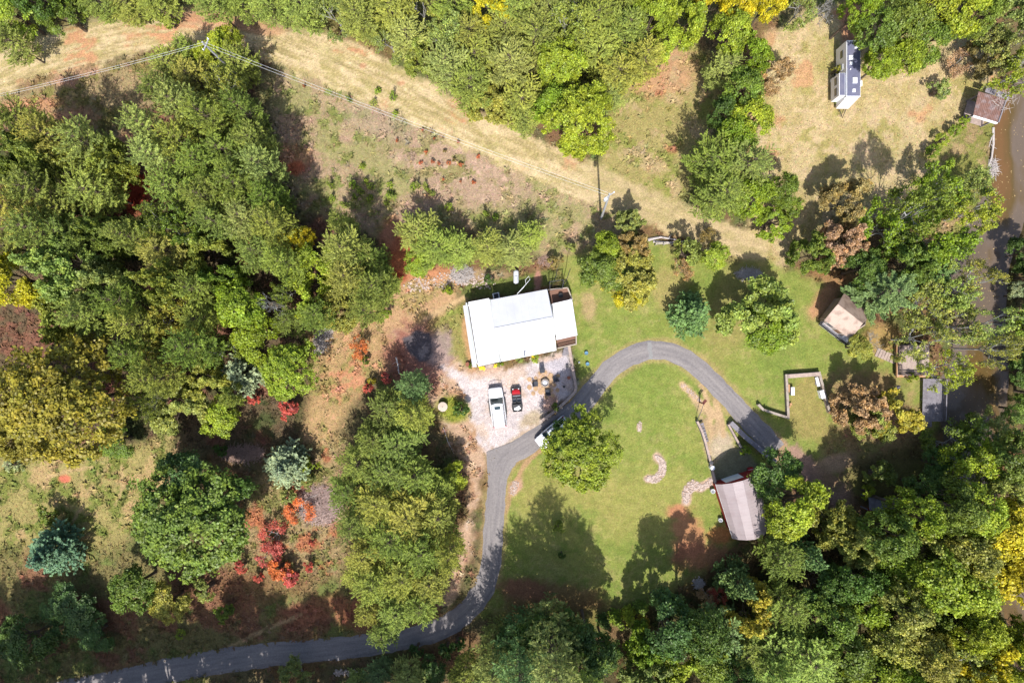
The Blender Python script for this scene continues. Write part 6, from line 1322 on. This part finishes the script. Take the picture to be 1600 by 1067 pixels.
for s_ in (-1, 1): mb = MB(); mb.box((1.38, s_ * 0.38, 0.82), (0.1, 0.16, 0.1)); mb.build('headlight', LAMPW, ut, local=True)

# --- utility poles and wires ----------------------------------------
POLE = mat('pole_wood', A(196, 196, 196), 0.9, var=0.15, scale=3); ZP = 12.5
tA, tB = W(316, 66, ZP), W(952.5, 303, ZP)
def upole(top, base, label, arm):
    t = empty('utility_pole', (base[0], base[1], 0), 0, label, 'utility pole', None)
    mb = MB(); mb.tube([(base[0], base[1], 0), tuple(top)], [0.17, 0.11], 10); mb.build('post', POLE, t)
    c = Vector(top) + Vector((0, 0, -0.6)); mb = MB(); beam(mb, c - arm + Vector((0.15, 0, 0)), c + arm + Vector((0.15, 0, 0)), 0.12, 0.12); mb.build('crossarm', POLE, t)
    for s_ in (-0.9, 0.9):
        q = c + arm * s_; mb = MB(); mb.lathe((q.x + 0.15, q.y, q.z), [(0.05, 0), (0.08, 0.08), (0.04, 0.12), (0.07, 0.2), (0.03, 0.26)], 8); mb.build('insulator', WHITE, t)
    return t, c
bB = (*G(939, 342),); _, cB = upole(tB, bB, 'pale leaning power pole beside the mown track above the house', Vector((0.5, 0.35, 0)))
g_ = W(316, 66, ZP); bA = (tA.x * 1.0 + 0.25, tA.y - 0.2); _, cA = upole(tA, bA, 'pale power pole rising out of the trees near the upper corner', Vector((0.3, 0.7, 0)))
mb = MB(); mb.lathe((cB.x - 0.25, cB.y - 0.3, cB.z - 1.5), [(0.02, 0), (0.2, 0.03), (0.22, 0.1), (0.22, 0.8), (0.18, 0.88), (0.02, 0.9)], 12); tag(mb.build('transformer_can', SILVER), 'grey transformer can hanging from the pole above the house', 'transformer')
WIRE = mat('aluminium_wire', (0.62, 0.62, 0.62), 0.4, metal=0.2, var=0.02)
wr = empty('power_line', (tA.x, tA.y, 0), 0, 'pair of thin pale overhead wires crossing the weedy field', 'power line')
for s_ in (-0.16, 0.16):
    for a, b, sag in ((cA, cB, 1.0), (cA, W(-190, 190, ZP - 1), 0.8)):
        o_ = Vector((0.35, 0.9, 0)) * s_; pts = [lerp(a, b, i / 24) + o_ + Vector((0, 0, 0.25 - sag * 4 * (i / 24) * (1 - i / 24))) for i in range(25)]
        mb = MB(); mb.tube(pts, 0.011, 5); mb.build('wire', WIRE, wr)

# --- debris, logs, rocks --------------------------------------------
sticks('brush_pile', 'pinkish-grey heap of cut brush beside the centre pines', 'brush pile', 500, 788, 34, 30, 900, mat('pink_sticks', A(224, 196, 186), 0.9, var=0.3), ln=1.5, hgt=1.0, seed=1)
sticks('brush_pile', 'long pale slash heap on the straw strip near the leafless tree', 'brush pile', 506, 522, 12, 34, 420, STK, rot=18, ln=1.3, hgt=0.7, seed=2)
sticks('brush_pile', 'dark shaded stick pile above the large green tree', 'brush pile', 380, 708, 34, 12, 420, STB, ln=2.0, hgt=0.5, rad=0.03, seed=3)
sticks('brush_pile', 'grey heap of branches behind the house wing', 'brush pile', 722, 428, 18, 14, 300, STK, ln=1.4, hgt=0.7, seed=4)
sticks('brush_pile', 'grey brush heap shaded by the airy lawn tree', 'brush pile', 1170, 428, 20, 8, 240, STK, ln=1.5, hgt=0.5, seed=5)
sticks('brush_pile', 'small twiggy heap in the red dirt near the woods edge', 'brush pile', 1092, 912, 8, 8, 120, STK, ln=0.9, hgt=0.5, seed=6)
sticks('brush_pile', 'dead branches at the foot of the white barked river trees', 'brush pile', 1552, 262, 10, 16, 120, STK, ln=1.8, hgt=0.4, z0=-0.5, seed=8)
sticks('brush_pile', 'pinkish twig litter beside the red and green bush', 'brush pile', 852, 408, 12, 8, 120, STB, ln=1.0, hgt=0.3, seed=9)
def log(label, pts, r0, m=STK, name='fallen_log', cat='log'):
    mb = MB(); P_ = [Vector((*G(x, y), z)) for x, y, z in pts]; mb.tube(P_, [r0 * (1 - 0.6 * i / (len(P_) - 1)) for i in range(len(P_))], 8)
    r = random.Random(int(pts[0][0]))
    for i in range(len(P_) - 1):
        for k in range(2):
            q = lerp(P_[i], P_[i + 1], r.random()); mb.tube([q, q + Vector((r.uniform(-0.6, 0.6), r.uniform(-0.6, 0.6), r.uniform(0, 0.4)))], [r0 * 0.3, r0 * 0.1], 4, False)
    return tag(mb.build(name, m), label, cat)
log('pale curved driftwood trunk lying along the river edge', [(1551, 200, 0.1), (1553, 225, -0.1), (1552, 245, -0.3), (1545, 266, -0.4), (1538, 284, -0.5)], 0.16)
log('thinner driftwood branch beside the curved trunk', [(1549, 214, 0.1), (1545, 232, -0.1), (1546, 250, -0.4)], 0.07)
log('long grey fallen log at the old fence by the track end', [(1012, 375, 0.15), (1032, 371, 0.18), (1056, 375, 0.15)], 0.2)
log('second grey log lying below the longer one at the fence', [(1020, 378, 0.12), (1044, 379, 0.14), (1082, 377, 0.12)], 0.16)
log('bare fallen trunk on the ground above the centre pines', [(619, 558, 0.15), (622, 570, 0.2), (624, 584, 0.3)], 0.12)
log('thin white fallen branch on the clay below the cistern', [(693, 668, 0.1), (700, 690, 0.12), (709, 708, 0.1)], 0.06)
log('small floating branch in the river', [(1556, 298, -0.45), (1562, 302, -0.45)], 0.07)
log('orange-brown branch floating near the far bank', [(1567, 614, -0.45), (1572, 611, -0.45)], 0.07, STB)
log('thin grey trunk lying among the cut brush', [(470, 790, 0.4), (484, 776, 0.6), (500, 770, 0.5)], 0.05)
fc = empty('old_fence', (*G(1035, 382), 0), 0, 'short remains of a pale rail fence beside the grey logs', 'fence')
for x in (1023, 1036, 1048): mb = MB(); mb.box((*G(x, 383), 0.5), (0.12, 0.12, 1.1)); mb.build('post', STK, fc)
for a, b, y in ((1023, 1036, 381.5), (1036, 1048, 380)): mb = MB(); beam(mb, (*G(a, 383), 0.9), (*G(b, y + 1), 0.85), 0.07, 0.08); mb.build('rail', STK, fc)
# crescent and patch of river stones on the lawn (too many stones to count)
ROCK = mat('pale_river_stone', A(236, 214, 200), 0.9, var=0.25, scale=2, col2=A(200, 176, 160), scale2=3, var2=0.7)
def stones(name, label, cat, polyline, hw_, n, smin, smax, kind=None, seed=0, m=ROCK):
    r = random.Random(seed); mb = MB(); L_ = smooth_line(polyline, 2)
    for i in range(n):
        q = r.choice(L_); a = r.uniform(0, 6.28); d = math.sqrt(r.random()) * hw_ * (q[2] if len(q) > 2 else 1); x, y = G(q[0] + d * math.cos(a), q[1] + d * math.sin(a)); s_ = r.uniform(smin, smax)
        b = [(x + s_ * r.uniform(0.75, 1.1) * math.cos(k * 1.256 + a), y + s_ * r.uniform(0.75, 1.1) * math.sin(k * 1.256 + a), -0.02) for k in range(5)]
        t = [(x + (p[0] - x) * 0.6, y + (p[1] - y) * 0.6, s_ * r.uniform(0.5, 0.9)) for p in b]; mb.hexa(b, t)
    o = mb.build(name, m); tag(o, label, cat, kind=kind); return o
stones('stone_bed', 'crescent-shaped bed of pale stones on the lawn', 'stone bed', [(1026, 713, 0.5), (1035, 724, 0.8), (1034, 738, 1.0), (1024, 748, 1.0), (1012, 748, 0.7)], 6.5, 620, 0.06, 0.16, seed=1)
stones('stone_bed', 'irregular patch of pale stones beside the barn corner', 'stone bed', [(1072, 783, 0.6), (1074, 768, 1.0), (1082, 758, 1.2), (1094, 762, 0.7), (1106, 756, 0.6), (1112, 750, 0.5)], 7.5, 620, 0.06, 0.16, seed=2)
stones('stone_bed', 'tiny oval ring of stones alone in the lawn', 'stone bed', [(999, 662, 1), (999, 672, 1)], 3.5, 70, 0.06, 0.14, seed=3)
stones('stone_bed', 'scatter of white rubble on the clay behind the pines', 'rubble', [(640, 448, 1), (680, 440, 1.2), (720, 436, 1), (762, 440, 1.2)], 11, 420, 0.05, 0.2, seed=4)
stones('stone_bed', 'row of pale rocks beside the road under the lower trees', 'rocks', [(525, 1050, 1), (545, 1052, 1), (556, 1050, 1)], 5, 70, 0.08, 0.26, seed=5)
stones('stone_bed', 'pinkish pile of stones at the driveway inner bend', 'stones', [(806, 755, 1), (801, 768, 1)], 6, 160, 0.05, 0.13, seed=6)
stones('stone_bed', 'pale gravel path strip at the top of the barn yard', 'stones', [(1067, 602, 0.8), (1080, 614, 0.9), (1094, 627, 0.6)], 4.5, 240, 0.03, 0.09, seed=7)
stones('stone_bed', 'litter of pale stones at the woods edge below the red clay', 'stones', [(1088, 905, 1), (1096, 915, 1)], 7, 60, 0.06, 0.18, seed=9)

mb = MB(); r = random.Random(77)
while len(mb.f) < 420:
    x, y = r.uniform(1480, 1620), r.uniform(180, 760)
    if sdist_poly(np.array([[float(x)]]), np.array([[float(y)]]), RIVER)[0, 0] > -6: continue
    a, l = r.uniform(0, 6.28), r.uniform(0.03, 0.12); c_ = G(x, y); mb.quad(*[(c_[0] + l * math.cos(a + k) * (1 if i % 2 else 0.6), c_[1] + l * math.sin(a + k) * (1 if i % 2 else 0.6), -0.54 + 0.004 * i) for i, k in enumerate((0, 1.57, 3.14, 4.71))])
tag(mb.build('floating_leaves', mat('floating_leaf', A(206, 176, 120), 0.7, var=0.4, scale=5)), kind='stuff')
# ------------------------------------------------------------------ loose ground cover (uncountable)
def sample_grid(field, x, y):
    i = np.clip(np.searchsorted(gx, x) - 1, 0, len(gx) - 2); j = np.clip(np.searchsorted(gy, y) - 1, 0, len(gy) - 2); return field[j, i]
def cover(name, n, seed, gmin, size, lift, tris, mulr, needfn, label_mat, nblade=3):
    R_ = np.random.RandomState(seed); x = R_.uniform(-70, 70, n); y = R_.uniform(-47, 47, n)
    P_, Q_ = x / MPP + 800, 533.5 - y / MPP
    g = sample_grid(grass, x, y); keep = (g > gmin) & (sample_grid(rd, x, y) > 2) & (sample_grid(dd, x, y) > 17)
    keep &= needfn(P_, Q_, R_.rand(n), g, x, y)
    x, y = x[keep], y[keep]; c = sample_grid(col, x, y); z = sample_grid(Z, x, y); n = len(x)
    a0 = R_.uniform(0, 6.28, n); s_ = R_.uniform(size[0], size[1], n); v = []; t = []
    br = R_.uniform(mulr[0], mulr[1], n)[:, None]; hue = R_.normal(size=(n, 3)) * 0.06 + 1
    for k in range(nblade):
        a = a0 + k * 6.283 / nblade + R_.uniform(-0.5, 0.5, n); l = s_ * R_.uniform(0.6, 1.1, n); h = l * R_.uniform(lift[0], lift[1], n); w_ = l * 0.22
        dx, dy = np.cos(a), np.sin(a); b0 = np.stack([x - dy * w_, y + dx * w_, z], -1); b1 = np.stack([x + dy * w_, y - dx * w_, z], -1)
        m1 = np.stack([x + dx * l * 0.55 + dy * w_, y + dy * l * 0.55 - dx * w_, z + h], -1); tip = np.stack([x + dx * l, y + dy * l, z + h * 0.75], -1)
        v.append(np.stack([b0, b1, m1, tip], 1)); cc = c * br * hue; t.append(np.repeat(cc[:, None, :], 4, 1))
    V_ = np.concatenate(v).reshape(-1, 3); T_ = np.clip(np.concatenate(t).reshape(-1, 3), 0, 1)
    me = bpy.data.meshes.new(name); me.vertices.add(len(V_)); me.vertices.foreach_set('co', V_.astype(np.float32).ravel()); fill_quads(me, np.arange(len(V_), dtype=np.int32).reshape(-1, 4))
    ca = me.color_attributes.new('blade', 'FLOAT_COLOR', 'POINT'); ca.data.foreach_set('color', np.concatenate([T_, np.ones((len(T_), 1))], 1).astype(np.float32).ravel())
    me.materials.append(label_mat); o = bpy.data.objects.new(name, me); COL.objects.link(o); tag(o, kind='stuff'); return o
def blade_material():
    m = bpy.data.materials.new('grass_blades'); m.use_nodes = True; N = m.node_tree.nodes; L = m.node_tree.links; p = N['Principled BSDF']; p.inputs['Roughness'].default_value = 0.8; p.inputs['Specular IOR Level'].default_value = 0.15
    c = N.new('ShaderNodeVertexColor'); c.layer_name = 'blade'; tc = N.new('ShaderNodeTexCoord'); no = N.new('ShaderNodeTexNoise'); no.inputs['Scale'].default_value = 3; L.new(tc.outputs['Object'], no.inputs['Vector'])
    r = N.new('ShaderNodeMapRange'); r.inputs[3].default_value = 0.8; r.inputs[4].default_value = 1.3; L.new(no.outputs[0], r.inputs[0]); s_ = N.new('ShaderNodeVectorMath'); s_.operation = 'SCALE'; L.new(c.outputs[0], s_.inputs[0]); L.new(r.outputs[0], s_.inputs[3]); L.new(s_.outputs[0], p.inputs['Base Color']); return m
BLM = blade_material()
def in_lawn(x, y): return sample_grid(lawn, x, y) > 0.5
cover('dry_grass', 190000, 5, 0.45, (0.08, 0.26), (0.2, 0.7), 3, (0.8, 1.25), lambda P_, Q_, u, g, x, y: (u < g) & ~in_lawn(x, y) & (sample_grid(tr, x, y) < 0.5), BLM)
cover('lawn_grass', 60000, 6, 0.45, (0.08, 0.2), (0.1, 0.4), 3, (0.85, 1.25), lambda P_, Q_, u, g, x, y: in_lawn(x, y) | ((sample_grid(tr, x, y) > 0.5) & (u < 0.5)), BLM)
cover('tall_weeds', 30000, 7, 0.25, (0.25, 0.6), (0.3, 0.9), 3, (0.75, 1.3), lambda P_, Q_, u, g, x, y: ~in_lawn(x, y) & (sample_grid(tr, x, y) < 0.2) & (sample_grid(rf, x, y) < 0.3) & (sample_grid(n_c, x, y) > 0.5), BLM, 6)
def litter_ok(P_, Q_, u, g, x, y): return (sample_grid(grav, x, y) < 0.3) & ((sample_grid(leafy, x, y) > 0.4) | (sample_grid(wood, x, y) > 0.4) | (sample_grid(lf, x, y) > 0.4) | (sample_grid(low, x, y) > 0.4) | (sample_grid(mt, x, y) > 0.5))
cover('undergrowth', 60000, 8, -1, (0.15, 0.45), (0.2, 0.8), 3, (0.75, 1.25), litter_ok, BLM, 4)
